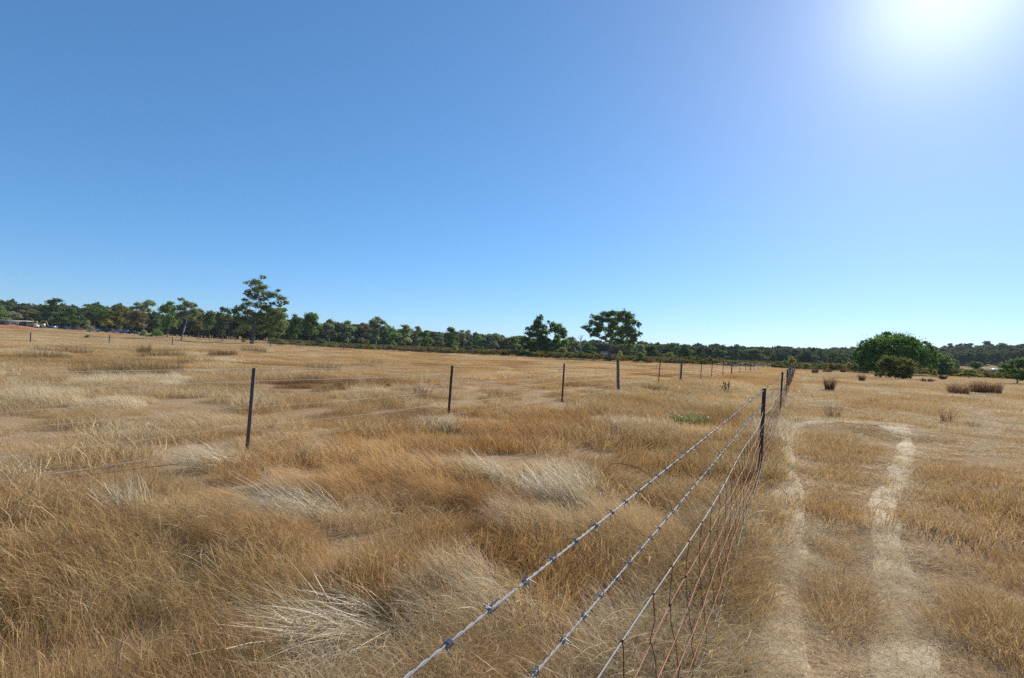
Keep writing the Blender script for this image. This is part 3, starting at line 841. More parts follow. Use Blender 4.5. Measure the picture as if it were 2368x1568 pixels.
# ---- plain wire fence across the left paddock
left = tag(empty('plain_wire_fence'), 'plain wire fence on thin dark pickets crossing the left paddock', 'fence')
LP = [576, 1038, 1300.5, 1430, 1522.5, 1573.5, 1620, 1645, 1671, 1691.5, 1710, 1723.6, 1734.5, 1742.7, 1752, 1759, 1766, 1773, 1777.8, 1782.5]
LW = {3, 5, 9, 12, 16}
def left_t(X):
    lo, hi = -3.0, 400.0
    for _ in range(50):
        m = (lo + hi) / 2; q = Q1 + FL * m; v = np.array([q[0], q[1], 0.5 - EYE])
        if 1183.5 + FPX * (v @ _r) / (v @ _f) < X: lo = m
        else: hi = m
    return lo
lts = [-6.0] + [left_t(X) for X in LP]
pkl = picket_mesh(1.16, 'post'); pkg = picket_mesh(1.13, 'post'); tml = timber_mesh(1.30, 'post', 8, 0.062)
for q, t in enumerate(lts):
    p = Q1 + FL * t
    tl = (0, math.radians(2.0) + g.normal(0, 0.012))
    if q - 1 in LW: po = post_obj(tml, M['timber'], left, p[0], p[1], q * 0.9, tl)
    elif q == 1: po = post_obj(pkg, M['picketgrey'], left, p[0], p[1], 0.3 - AZL, tl)
    else: po = post_obj(pkl, M['picket'], left, p[0], p[1], 0.5 - AZL + g.normal(0, 0.2), tl)
    if 1 <= q <= 6:
        for hh in (1.105, 0.95, 0.77, 0.60, 0.36): child('tie_wire', TIE_W if q - 1 in LW else TIE_S, M['oldwire'], po, (0, 0, hh))
LH = [1.115, 0.95, 0.77, 0.60, 0.36, 0.12]
for q, hh in enumerate(LH):
    mb = MB(); pts = []
    rad = []
    for a, b in zip(lts[:-1], lts[1:]):
        n = 10 if b - a < 9 else 12
        for u in np.linspace(0, 1, n, endpoint=False):
            t = a + (b - a) * u; p = Q1 + FL * t + 0.03 * np.array([-FL[1], FL[0]])
            dr = (0.012 + 0.02 * (q in (2, 4))) * 4 * u * (1 - u)
            pts.append((p[0], p[1], zf(p[0], p[1]) * float(sstep(20, 40, t)) + hh - dr)); rad.append(0.0022 + 0.00007 * max(0, t))
    mb.tube(pts, rad, 5, cap=False)
    mb.build('line_wire', M['oldwire'], left, smooth=True)

# ---- old timber post fence at the far side of the paddock
farf = tag(empty('timber_post_fence'), 'far line of grey timber posts with thin wires below the tree line', 'fence')
FP = [(70, 791), (252, 794), (398, 800), (625, 805), (794, 808), (910, 812), (1012, 818), (1094, 822)]
fpp = []
for q, (a, b) in enumerate(FP):
    d = EYE * FPX / (b - horizon(a)); d = min(d, 150)
    w_ = at_depth(a, b, d); fpp.append((w_[0], w_[1]))
tmf = timber_mesh(1.25, 'post', 21, 0.075)
for q, (x, y) in enumerate(fpp): post_obj(tmf, M['timber'], farf, x, y, q, (0, math.radians(2) * (q % 2)))
for hh in (1.05, 0.7, 0.35):
    mb = MB(); mb.tube([(x, y, zf(x, y) + hh) for x, y in fpp], 0.008, 4, cap=False)
    mb.build('line_wire', M['oldwire'], farf)

# ------------------------------------------------------------------ trees
def leaf_quads(rng, C, n_each, spread, size, droop=0.35, aspect=0.55):
    """leaf-sized diamonds scattered round each centre of C (m,3)"""
    m = len(C); n = m * n_each
    base = np.repeat(C, n_each, 0); sp = np.repeat(spread, n_each, 0)
    d = rng.normal(0, 1, (n, 3)); d /= np.linalg.norm(d, axis=1)[:, None]
    d *= np.abs(rng.normal(0, 0.62, n))[:, None]
    P = base + d * sp
    ax = rng.normal(0, 1, (n, 3)); ax[:, 2] -= droop * 2; ax /= np.linalg.norm(ax, axis=1)[:, None]
    b = np.cross(ax, rng.normal(0, 1, (n, 3))); b /= np.linalg.norm(b, axis=1)[:, None] + 1e-9
    L = size * rng.uniform(0.6, 1.3, n)[:, None]
    V = np.stack([P - ax * L / 2, P + b * L * aspect / 2, P + ax * L / 2, P - b * L * aspect / 2], 1).reshape(-1, 3)
    F = np.arange(n * 4).reshape(-1, 4)
    return V, F

def crown_from_lobes(rng, lobes, n_leaf, size, clumps=18, hollow=0.45, sub=0.30, flat=0.95, droop=0.45):
    lobes = np.asarray(lobes, float)
    vol = (lobes[:, 3] * lobes[:, 4] * lobes[:, 5]) ** (2 / 3)
    share = vol / vol.sum()
    Cs, Sp = [], []
    tot = clumps * len(lobes)
    for l, s in zip(lobes, share):
        k = max(4, int(tot * s))
        d = rng.normal(0, 1, (k, 3)); d /= np.linalg.norm(d, axis=1)[:, None]
        d[:, 2] = np.where(d[:, 2] < -0.35, -d[:, 2], d[:, 2])
        rad = rng.uniform(hollow, 1.12, k)[:, None]
        Cs.append(l[:3] + d * rad * l[3:6] * (1 - sub * 0.6))
        r = sub * (l[3] * l[4] * l[5]) ** (1 / 3) * rng.uniform(0.7, 1.35, k)
        Sp.append(np.stack([r * 1.15, r * 1.15, r * flat], -1))
    C = np.vstack(Cs); Sp = np.vstack(Sp)
    return leaf_quads(rng, C, max(6, int(n_leaf / len(C))), Sp, size, droop) + (C,)

def trunk_mesh(rng, lobes, C, h_fork, r0, lean=(0, 0), twigs=2, name='trunk', forks=None, base=0.0):
    mb = MB()
    lobes = np.asarray(lobes, float)
    fk = np.array([lean[0], lean[1], h_fork])
    zs = np.linspace(0, 1, 6)
    tr = np.array([fk * z + np.array([rng.normal(0, 0.10 * r0), rng.normal(0, 0.10 * r0), 0]) * (0 < z < 1) for z in zs])
    tr[:, 2] = zs * h_fork - 0.15 * (zs == 0)
    rd = r0 * (1.0 - 0.35 * zs); rd[0] *= 1.25
    mb.tube(tr, rd, 8)
    # limbs fork off one another: each lobe hangs on the nearest lobe already reached
    cen = lobes[:, :3] - np.c_[np.zeros((len(lobes), 2)), 0.15 * lobes[:, 5]]
    order = np.argsort(np.linalg.norm(cen - fk, axis=1)); node = [fk]; nr_ = [r0 * 0.62]
    low = np.array([fk[0] * 0.7, fk[1] * 0.7, h_fork * 0.7]); node.append(low); nr_.append(r0 * 0.5)
    for q in order:
        l = lobes[q]; tgt = cen[q]
        dist = [np.linalg.norm(tgt - a) + 0.8 * max(0, a[2] - tgt[2]) for a in node]; pk_ = int(np.argmin(dist)); a = node[pk_]
        ra = nr_[pk_] * (0.72 if pk_ > 1 else 0.85); rb = max(ra * 0.6, r0 * 0.07)
        Ls = np.linalg.norm(tgt - a)
        mid = a + (tgt - a) * 0.5 + rng.normal(0, 0.13, 3) * Ls + np.array([0, 0, 0.06 * Ls])
        t = np.linspace(0, 1, 6)[:, None]
        p = (1 - t) ** 2 * a + 2 * t * (1 - t) * mid + t ** 2 * tgt
        mb.tube(p, ra + (rb - ra) * t[:, 0], 6, cap=False)
        node.append(tgt); nr_.append(rb)
        dd = np.linalg.norm((C - l[:3]) / l[3:6], axis=1); near_c = C[dd < 1.15]
        for c in near_c[:twigs * 5]:
            m = tgt + (c - tgt) * 0.5 + rng.normal(0, 0.08, 3) * l[3]
            s_ = p[rng.integers(3, 6)]
            mb.tube([s_, m, c], [r0 * 0.09, r0 * 0.06, r0 * 0.03], 4, cap=False)
    return mb.mesh(name, True)

def lobes_style(rng, style):
    """lobes of a 10 m high tree of that habit: x, y, z, rx, ry, rz"""
    L = []
    if style == 'round':
        for q in range(8):
            a = q * 2.4 + rng.uniform(-0.4, 0.4); r = rng.uniform(0.9, 2.4)
            L.append((r * math.cos(a), r * math.sin(a), rng.uniform(4.6, 8.6) - 0.35 * r, rng.uniform(1.2, 1.8), rng.uniform(1.2, 1.8), rng.uniform(0.9, 1.4)))
        L.append((0, 0, 8.7, 1.6, 1.6, 1.2))
        for q in range(4): L.append((rng.uniform(-1.8, 1.8), rng.uniform(-1.8, 1.8), rng.uniform(2.0, 4.2), rng.uniform(0.9, 1.5), rng.uniform(0.9, 1.5), rng.uniform(0.9, 1.3)))
    elif style == 'tall':
        for q in range(9):
            z = 3.2 + q * 0.72; a = q * 2.2 + rng.uniform(-0.5, 0.5); r = rng.uniform(0.5, 1.5) * (1.15 - 0.08 * q)
            L.append((r * math.cos(a), r * math.sin(a), z, rng.uniform(1.0, 1.5), rng.uniform(1.0, 1.5), rng.uniform(0.8, 1.2)))
        for q in range(3): L.append((rng.uniform(-1.3, 1.3), rng.uniform(-1.3, 1.3), rng.uniform(1.6, 3.2), 1.0, 1.0, 0.9))
    elif style == 'flat':
        for q in range(9):
            a = q * 2.4 + rng.uniform(-0.3, 0.3); r = rng.uniform(1.0, 3.4)
            L.append((r * math.cos(a), r * math.sin(a), rng.uniform(7.2, 9.2) - 0.18 * r, rng.uniform(1.1, 1.7), rng.uniform(1.1, 1.7), rng.uniform(0.5, 0.8)))
        for q in range(7): L.append((rng.uniform(-2.0, 2.0), rng.uniform(-2.0, 2.0), rng.uniform(2.0, 6.4), rng.uniform(1.0, 1.5), rng.uniform(1.0, 1.5), rng.uniform(0.7, 1.1)))
    elif style == 'dense':
        for q in range(11):
            z = rng.uniform(1.9, 8.4); a = q * 2.4; r = rng.uniform(0.8, 2.3) * (1.1 - 0.06 * z)
            L.append((r * math.cos(a), r * math.sin(a), z, rng.uniform(1.4, 2.0), rng.uniform(1.4, 2.0), rng.uniform(1.1, 1.6)))
        L.append((0, 0, 8.6, 1.4, 1.4, 1.3))
    elif style == 'cone':
        for q in range(12):
            z = 2.0 + q * 0.62; a = q * 2.4; r = 2.3 * (1.05 - z / 10.2) * rng.uniform(0.6, 1.1)
            s_ = 0.75 + 1.1 * (1 - z / 10)
            L.append((r * math.cos(a), r * math.sin(a), z, s_, s_, s_ * 0.85))
        L.append((0, 0, 9.2, 0.9, 0.9, 0.9))
    elif style == 'bush':
        for q in range(11):
            a = q * 2.4; r = rng.uniform(0.5, 3.0); z = rng.uniform(2.2, 7.6) * (1.05 - 0.12 * r)
            L.append((r * math.cos(a), r * math.sin(a), max(1.8, z), rng.uniform(1.6, 2.3), rng.uniform(1.6, 2.3), rng.uniform(1.6, 2.3)))
        L.append((0, 0, 7.6, 2.2, 2.2, 2.0))
    return L

PROTO = {}
def proto(style, k):
    key = (style, k)
    if key in PROTO: return PROTO[key]
    r_ = np.random.default_rng(hash((style, k)) % 1000 if False else sum(map(ord, style)) * 7 + k * 131)
    L = lobes_style(r_, style)
    nl = {'round': 7200, 'tall': 7000, 'flat': 6600, 'dense': 8400, 'cone': 5000, 'bush': 5000}[style]
    sz = {'bush': 0.50}.get(style, 0.43)
    V, F, C = crown_from_lobes(r_, L, nl, sz, clumps=30, sub={'flat': 0.36, 'bush': 0.32}.get(style, 0.32), hollow=0.3)
    cm = make_mesh('crown', V, [F])
    tmx = trunk_mesh(r_, L, C, {'round': 3.4, 'tall': 2.8, 'flat': 4.6, 'dense': 1.8, 'cone': 1.8, 'bush': 1.2}[style], 0.16, twigs=1)
    lo, hi = V.min(0), V.max(0)
    PROTO[key] = (cm, tmx, hi[2], (hi[0] - lo[0] + hi[1] - lo[1]) / 2)
    return PROTO[key]

PALETTE_ = {'grey': (0.135, 0.150, 0.085), 'green': (0.100, 0.135, 0.048), 'deep': (0.065, 0.095, 0.035), 'olive': (0.135, 0.135, 0.040),
           'dark': (0.050, 0.065, 0.035), 'bright': (0.062, 0.105, 0.024), 'brown': (0.130, 0.110, 0.055), 'darkolive': (0.080, 0.078, 0.026), 'gumdark': (0.100, 0.115, 0.040), 'yellow': (0.17, 0.15, 0.045)}

PALETTE = {k: tuple(2.5 * c for c in v) for k, v in PALETTE_.items()}

def place(px, depth, base_py=None):
    p = at_depth(px, base_py if base_py else horizon(px), depth)
    return p[0], p[1], zf(p[0], p[1])

def put_tree(name, label, cat, px, depth, top, wpx, style, k, col, group=None, bark='bark_grey', rz=None, pale=None):
    x, y, z = place(px, depth)
    H = at_depth(px, top, depth)[2] - z; Wm = wpx * depth / FPX
    cm, tmx, h0, w0 = proto(style, k)
    r = empty(name, (x, y, z - 0.05), rz if rz is not None else (px * 1.7 + k) % 6.28)
    r.scale = (Wm / w0, Wm / w0, H / h0)
    o1 = bpy.data.objects.new('trunk', tmx); o2 = bpy.data.objects.new('crown', cm)
    for o, m in ((o1, bark), (o2, 'leaf')):
        COL.objects.link(o); o.parent = r
        if not o.data.materials: o.data.materials.append(None)
        o.material_slots[0].link = 'OBJECT'; o.material_slots[0].material = M[m]
    gq = np.random.default_rng(int(px * 3 + k)); c = np.array(PALETTE[col]) * gq.uniform(0.9, 1.3) * gq.uniform(0.93, 1.07, 3)
    o2.color = (*c, 1)
    tag(r, label, cat, group)
    return r

LINE = 'gum trees along the far edge of the paddock'
T = [  # px, depth, top, width, style, variant, colour, bark, label
    (3, 235, 705, 34, 'dense', 0, 'green', 0, 'dense green gum cut by the left edge behind the low house'),
    (27, 250, 719, 40, 'round', 1, 'grey', 0, 'short pale green gum right behind the roof of the low house'),
    (63, 262, 713, 50, 'flat', 0, 'brown', 0, 'brownish thin-crowned gum between the low house and the tall dark gum'),
    (104, 240, 702, 44, 'dense', 1, 'deep', 0, 'lower dark gum pressed against the left side of the tall dark gum'),
    (119, 236, 687, 50, 'tall', 0, 'deep', 0, 'tall dark gum just right of the low house and the earth mound'),
    (162, 245, 709, 38, 'tall', 1, 'deep', 0, 'narrow dark gum right beside the tall dark gum'),
    (183, 256, 718, 30, 'round', 2, 'dark', 0, 'small dark gum in the dip left of the flat-topped gum'),
    (217, 232, 702, 60, 'flat', 1, 'deep', 0, 'flat-topped dark gum above the round grey bush'),
    (245, 238, 709, 46, 'round', 3, 'olive', 0, 'olive crowned gum right of the flat-topped dark gum'),
    (276, 236, 703, 46, 'round', 0, 'olive', 0, 'domed olive gum left of the yellowish brown gum'),
    (318, 222, 716, 56, 'dense', 2, 'brown', 0, 'yellowish brown broad gum under the pale airy gum'),
    (332, 270, 690, 52, 'flat', 2, 'grey', 1, 'pale airy gum rising behind the yellowish brown gum'),
    (355, 226, 716, 40, 'dense', 0, 'dark', 0, 'dark gum filling the gap left of the rich green gum'),
    (387, 205, 694, 60, 'dense', 1, 'green', 0, 'rich green dense gum left of the white-trunked gum'),
    (458, 225, 711, 40, 'round', 1, 'brown', 0, 'brownish gum right behind the white-trunked gum'),
    (484, 222, 716, 44, 'dense', 2, 'green', 0, 'green gum two crowns left of the tall spreading gum'),
    (514, 200, 705, 50, 'round', 2, 'dark', 0, 'dark domed gum touching the left side of the tall spreading gum'),
    (545, 190, 722, 44, 'dense', 0, 'dark', 0, 'low dark gum under the left limb of the tall spreading gum'),
    (642, 205, 709, 50, 'tall', 2, 'green', 0, 'green gum close behind the right side of the tall spreading gum'),
    (681, 188, 724, 42, 'dense', 1, 'deep', 0, 'left one of the two rich green rounded gums'),
    (715, 186, 720, 54, 'dense', 2, 'green', 0, 'right one of the two rich green rounded gums'),
    (761, 225, 733, 40, 'round', 3, 'grey', 1, 'grey green gum just right of the two rich green gums'),
    (802, 228, 738, 46, 'round', 0, 'grey', 1, 'grey green gum with pale stems left of the round-headed gum'),
    (840, 236, 744, 36, 'flat', 0, 'brown', 1, 'brownish gum at the left shoulder of the round-headed gum'),
    (869, 226, 730, 58, 'round', 1, 'grey', 1, 'tall round-headed grey green gum in the middle of the tree line'),
    (905, 215, 755, 44, 'round', 2, 'green', 1, 'low green gum with forked white stems right of the round-headed gum'),
    (937, 240, 749, 44, 'tall', 1, 'grey', 1, 'grey gum of medium height right of the forked white stems'),
    (966, 250, 753, 30, 'tall', 2, 'grey', 1, 'thin grey gum left of a wide green gum'),
    (982, 225, 762, 50, 'dense', 1, 'green', 0, 'wide green gum with a low even crown'),
    (1016, 255, 769, 38, 'round', 3, 'grey', 1, 'low grey gum left of the dark-topped gum'),
    (1045, 225, 755, 44, 'tall', 0, 'deep', 0, 'dark-topped gum standing above the dark round bush'),
    (1072, 245, 761, 38, 'flat', 1, 'grey', 1, 'thin grey gum right of the dark-topped gum'),
    (1106, 265, 773, 40, 'round', 0, 'green', 1, 'small green gum right of the dark round bush'),
    (1145, 270, 769, 44, 'round', 1, 'grey', 1, 'domed grey green gum halfway to the cone-shaped gum'),
    (1185, 270, 777, 40, 'tall', 2, 'green', 1, 'small gum just left of the cone-shaped gum'),
    (1322, 245, 776, 40, 'round', 2, 'grey', 1, 'grey gum in the gap between the cone-shaped gum and the domed gum'),
    (1358, 235, 790, 44, 'dense', 0, 'deep', 0, 'dark low gum at the left foot of the domed gum'),
    (1450, 235, 790, 50, 'dense', 1, 'grey', 0, 'low grey gum at the right foot of the domed gum'),
    (1481, 240, 785, 30, 'round', 3, 'grey', 0, 'rounded gum peeping out right of the domed gum'),
    (1508, 215, 797, 44, 'dense', 2, 'deep', 0, 'dark green gum left of the yellow-green tree behind the wire fence'),
    (1556, 300, 792, 40, 'round', 0, 'deep', 0, 'dark gum on the skyline behind the yellow-green tree'),
    (1584, 210, 794, 46, 'dense', 0, 'deep', 0, 'dark green gum right of the yellow-green tree behind the wire fence'),
    (1618, 240, 800, 30, 'tall', 1, 'dark', 0, 'narrow dark gum behind the sixth post of the plain wire fence'),
    (1660, 300, 806, 50, 'dense', 1, 'deep', 0, 'broad dark gum left of the white-roofed shed'),
    (1748, 300, 806, 56, 'dense', 2, 'deep', 0, 'broad dark gum right behind the white-roofed shed'),
    (1868, 290, 808, 60, 'dense', 0, 'dark', 0, 'broad dark gum behind the end of the netting fence'),
    (1930, 300, 812, 60, 'round', 1, 'deep', 0, 'dark gum left of the great rounded green tree'),
]
for (px, dp, top, w_, st, k, col, pb, lab) in T:
    put_tree('gum_tree', lab, 'tree', px, dp, top, w_, st, k, col, LINE, 'bark_pale' if pb else 'bark_grey')
put_tree('gum_tree', 'yellow-green low tree behind the plain wire fence', 'tree', 1548, 190, 811, 34, 'bush', 1, 'olive', LINE)

def special(name, label, cat, px, depth, lobes, scale, n_leaf, leaf, col, seed, fork, r0, bark='bark_grey', lean=(0, 0), clumps=12, sub=0.36, twigs=2, flat=0.95, droop=0.45, hollow=0.4, puffs=2):
    """a tree whose outline is taken lobe by lobe; lobes in picture units about the foot: x, z, rx, rz (and depth share)"""
    x, y, z = place(px, depth); az = math.atan2(x, y)
    s_ = depth / FPX; r_ = np.random.default_rng(seed)
    L = []
    for q in lobes:
        lx, lz, rx, rz = [v * s_ for v in q[:4]]
        ry = rx * (q[4] if len(q) > 4 else 1.0); ly = (r_.uniform(-0.8, 0.8) * rx) if len(q) < 6 else q[5] * s_
        rz *= 1.15
        L.append((lx, ly, lz, rx, ry, rz))
        for _ in range(puffs):      # smaller puffs break up the outline of each lobe
            L.append((lx + r_.normal(0, 0.62) * rx, ly + r_.normal(0, 0.62) * ry, max(rz * 0.5, lz + r_.normal(0, 0.75) * rz), rx * r_.uniform(0.35, 0.65), ry * r_.uniform(0.35, 0.65), rz * r_.uniform(0.45, 0.8)))
    if puffs: clumps = max(6, int(clumps * 0.55))
    V, F, C = crown_from_lobes(r_, L, n_leaf, leaf, clumps=clumps, sub=sub, flat=flat, droop=droop, hollow=hollow)
    r = empty(name, (x, y, z - 0.05), -az)
    cm = make_mesh('crown', V, [F]); cm.materials.append(M['leaf'])
    o2 = bpy.data.objects.new('crown', cm); COL.objects.link(o2); o2.parent = r; o2.color = (*PALETTE[col], 1)
    tmx = trunk_mesh(r_, L, C, fork * s_, r0, (lean[0] * s_, lean[1] * s_), twigs)
    tmx.materials.append(M[bark])
    o1 = bpy.data.objects.new('trunk', tmx); COL.objects.link(o1); o1.parent = r
    tag(r, label, cat)
    return r

# the tall spreading gum left of centre (lobes: x, z, rx, rz above its foot)
special('gum_tree', 'tallest spreading gum with a dark trunk and layered crown, left of centre', 'tree', 583, 156,
        [(-12, 141, 15, 7), (3, 140, 16, 9), (16, 131, 14, 10), (6, 124, 20, 11), (24, 117, 15, 9), (42, 114, 18, 10), (58, 108, 15, 8), (68, 100, 10, 7), (-14, 116, 12, 10), (0, 106, 15, 10), (20, 104, 14, 9), (-18, 100, 9, 6),
         (52, 92, 8, 6), (38, 96, 10, 6), (-10, 90, 13, 10), (8, 88, 14, 10), (28, 82, 20, 12), (46, 76, 18, 12), (-28, 78, 16, 12), (-42, 68, 18, 11), (-54, 58, 16, 9), (-12, 70, 16, 12), (10, 64, 18, 12), (28, 56, 20, 13), (-24, 52, 18, 11), (42, 46, 16, 13), (58, 64, 14, 13), (62, 46, 12, 12), (20, 36, 16, 12), (-14, 36, 14, 10), (40, 28, 14, 10)],
        1, 38000, 0.34, 'gumdark', 31, 42, 0.62, 'bark_grey', (3, 0), puffs=1, clumps=36, sub=0.32, twigs=1)
# domed gum right of centre
special('gum_tree', 'big domed gum with open limbs standing alone right of centre', 'tree', 1408, 132,
        [(6, 109, 17, 8), (-12, 105, 16, 9), (24, 106, 14, 9), (41, 102, 14, 13), (-27, 95, 16, 10), (50, 86, 13, 13), (20, 94, 17, 11), (36, 88, 14, 10), (-42, 84, 14, 9), (-8, 92, 16, 10), (-56, 74, 12, 7), (-46, 68, 12, 6), (6, 76, 16, 10),
         (-20, 72, 15, 9), (52, 70, 12, 9), (36, 66, 16, 10), (60, 60, 11, 7), (68, 66, 8, 5), (18, 60, 14, 9), (-34, 58, 16, 7), (-2, 58, 14, 8), (56, 48, 9, 8), (42, 46, 13, 10), (44, 32, 10, 10), (24, 42, 12, 9), (0, 68, 15, 8), (22, 72, 15, 9), (-32, 68, 14, 8), (46, 58, 14, 9), (30, 54, 13, 9), (-14, 50, 12, 7), (10, 48, 12, 8), (38, 76, 14, 10), (-28, 80, 14, 9), (8, 86, 14, 9)],
        1, 42000, 0.33, 'green', 33, 30, 0.48, 'bark_grey', (2, 0), puffs=1, clumps=36, sub=0.32, twigs=2)
# pair in front of the heath
special('gum_tree', 'cone-shaped dark gum, left of the pair before the heath', 'tree', 1240, 140,
        [(5, 88, 9, 9), (0, 76, 13, 10), (10, 68, 14, 10), (-8, 62, 15, 9), (16, 56, 14, 10), (-18, 50, 14, 9), (2, 48, 16, 11), (-24, 38, 12, 10), (12, 34, 18, 12), (-10, 24, 16, 12), (20, 20, 16, 12), (-26, 20, 10, 10)],
        1, 22000, 0.34, 'deep', 35, 22, 0.36, 'bark_grey', clumps=34, sub=0.34, twigs=1)
special('gum_tree', 'lighter open gum with pale stems, right of the pair before the heath', 'tree', 1280, 144,
        [(-4, 72, 12, 8), (10, 70, 12, 9), (16, 60, 11, 9), (-6, 60, 10, 8), (4, 62, 10, 8), (22, 48, 10, 10), (8, 46, 10, 9), (24, 34, 11, 10), (4, 34, 12, 10), (14, 22, 14, 11), (-6, 22, 10, 9)],
        1, 14000, 0.33, 'green', 36, 30, 0.26, 'bark_pale', (2, 0), clumps=34, sub=0.34, twigs=1)
# gum with a clean white trunk, left
special('gum_tree', 'gum with a tall clean white trunk standing in front of the left tree line', 'tree', 418, 146,
        [(12, 82, 16, 10), (-2, 74, 13, 9), (24, 68, 12, 9), (8, 62, 15, 9), (-6, 56, 9, 7), (20, 52, 9, 7)],
        1, 11000, 0.33, 'grey', 37, 52, 0.20, 'bark_pale', (11, 0), clumps=34, sub=0.34, twigs=1)
# great rounded green tree on the right, its companion, and the olive bush in front
special('broad_tree', 'great rounded bright green tree standing in the right paddock', 'tree', 2064, 104,
        [(-6, 80, 30, 15), (20, 77, 24, 14), (-42, 58, 28, 20), (48, 60, 28, 18), (0, 55, 45, 24), (34, 79, 14, 8), (-60, 40, 24, 20), (64, 42, 22, 20), (-30, 28, 40, 24), (30, 28, 42, 24), (66, 22, 20, 18), (-62, 20, 22, 18), (0, 14, 60, 14), (2, 40, 72, 42)],
        1, 46000, 0.33, 'bright', 41, 12, 0.5, 'bark_grey', clumps=44, sub=0.20, flat=0.9, droop=0.1, hollow=0.75, puffs=0)
special('broad_tree', 'smaller dark green round tree touching the right side of the great green tree', 'tree', 2166, 118,
        [(0, 36, 18, 14), (14, 30, 15, 14), (-14, 26, 16, 14), (6, 16, 24, 15)], 1, 9000, 0.36, 'green', 42, 8, 0.25, clumps=22, sub=0.32, flat=0.9, hollow=0.7, puffs=0)
special('shrub', 'olive brown upright bush in front of the great green tree', 'shrub', 2070, 66,
        [(-8, 40, 26, 11), (18, 38, 22, 11), (-22, 24, 20, 16), (10, 22, 30, 18), (-28, 9, 14, 9), (26, 10, 18, 10), (0, 8, 26, 9)], 1, 13000, 0.19, 'darkolive', 43, 6, 0.08, clumps=16, sub=0.36, flat=1.0, droop=-0.3, hollow=0.6, puffs=0)
special('shrub', 'dark bushy tree cut by the right edge of the picture', 'tree', 2352, 64,
        [(0, 46, 24, 12), (-18, 34, 18, 12), (20, 38, 26, 14), (-6, 22, 22, 14), (22, 18, 26, 16), (-26, 26, 10, 8), (4, 10, 14, 8)], 1, 9000, 0.20, 'deep', 44, 8, 0.10, clumps=18, sub=0.36, flat=0.9, hollow=0.6, puffs=0)

SH = [  # small shrubs and bushes: px, depth, top, width, colour, label
    (202, 205, 738, 27, 'grey', 'round grey green bush among the parked vehicles'),
    (332, 176, 761, 26, 'grey', 'grey green bush, left of the pair under the rich green gum'),
    (362, 172, 759, 38, 'green', 'larger green bush, right of the pair under the rich green gum'),
    (203, 120, 773, 16, 'grey', 'tiny low bush in the grass below the round grey bush'),
    (1083, 156, 785, 32, 'dark', 'dark round bush standing before the middle tree line'),
    (1052, 150, 796, 26, 'olive', 'yellowish green bush left of the dark round bush'),
    (1213, 148, 794, 26, 'grey', 'grey green shrub at the left foot of the cone-shaped gum'),
    (1302, 136, 802, 34, 'olive', 'leafy yellow-green shrub at the right foot of the open gum'),
    (1318, 134, 812, 30, 'grey', 'low blue-grey shrub right of the open gum'),
    (1344, 132, 810, 24, 'deep', 'small dark green shrub left of the domed gum'),
    (1433, 150, 809, 18, 'yellow', 'small yellow shrub at the right foot of the domed gum'),
    (1478, 126, 813, 30, 'green', 'rounded green shrub between the third and fourth plain fence posts'),
    (1814, 126, 831, 26, 'green', 'green shrub at the far end of the plain wire fence'),
    (1830, 128, 819, 24, 'yellow', 'taller orange-tinged shrub at the far end of the plain wire fence'),
    (2207, 150, 830, 34, 'deep', 'dark bush behind the right shoulder of the smaller round tree'),
    (2254, 150, 834, 46, 'deep', 'wide dark bush behind the low olive shrub on the right'),
    (2240, 96, 851, 58, 'olive', 'low wide olive shrub in the right paddock'),
    (2160, 92, 851, 18, 'olive', 'small olive shrub right below the smaller round tree'),
    (2310, 100, 856, 20, 'olive', 'small olive shrub left of the dark tree at the right edge'),
    (740, 150, 783, 42, 'deep', 'largest dark green shrub along the far paddock edge'),
    (770, 152, 789, 30, 'olive', 'olive shrub right of the largest dark green shrub'),
    (652, 150, 784, 34, 'olive', 'olive shrub right of the tall spreading gum trunk'),
    (692, 150, 786, 36, 'brown', 'brownish shrub below the two rich green gums'),
    (563, 165, 782, 16, 'olive', 'small shrub left of the tall spreading gum trunk'),
    (832, 152, 795, 34, 'deep', 'dark low shrub left of the middle of the paddock edge'),
    (862, 150, 795, 26, 'olive', 'bright olive low shrub below the round-headed gum'),
    (905, 148, 797, 30, 'olive', 'low olive shrub under the forked white stems'),
    (1862, 112, 838, 28, 'olive', 'first low olive shrub right of the end of the netting fence'),
    (1892, 110, 841, 30, 'deep', 'low dark shrub in the row right of the netting fence'),
    (1922, 108, 838, 26, 'olive', 'tallest olive shrub in the row right of the netting fence'),
    (1948, 106, 842, 34, 'olive', 'olive shrub touching the left side of the great green tree'),
]
for q, (px, dp, top, w_, col, lab) in enumerate(SH):
    put_tree('shrub', lab, 'shrub', px, dp, top, w_, 'bush', q % 4, col, 'shrubs round the paddock')

# a bare dead tree between the pair and the domed gum
rd = np.random.default_rng(77)
x, y, z = place(1342, 172); mb = MB(); s_ = 172 / FPX
mb.tube([(0, 0, -0.1), (0.1, 0, 2.5), (0.0, 0, 5.0), (-0.3, 0, 7.4)], [0.16, 0.13, 0.10, 0.05], 6)
for q in range(11):
    h = rd.uniform(2.5, 6.4); a = rd.uniform(0, 6.28); L = rd.uniform(1.2, 2.6)
    d = np.array([math.cos(a) * L * 0.7, math.sin(a) * L * 0.7, L])
    b = np.array([0, 0, h]); mb.tube([b, b + d * 0.5 + rd.normal(0, 0.15, 3), b + d], [0.07, 0.045, 0.015], 4)
dt = empty('dead_tree', (x, y, z)); mb.build('trunk', M['bark_pale'], dt, True)
tag(dt, 'bare grey dead tree standing left of the domed gum', 'tree')

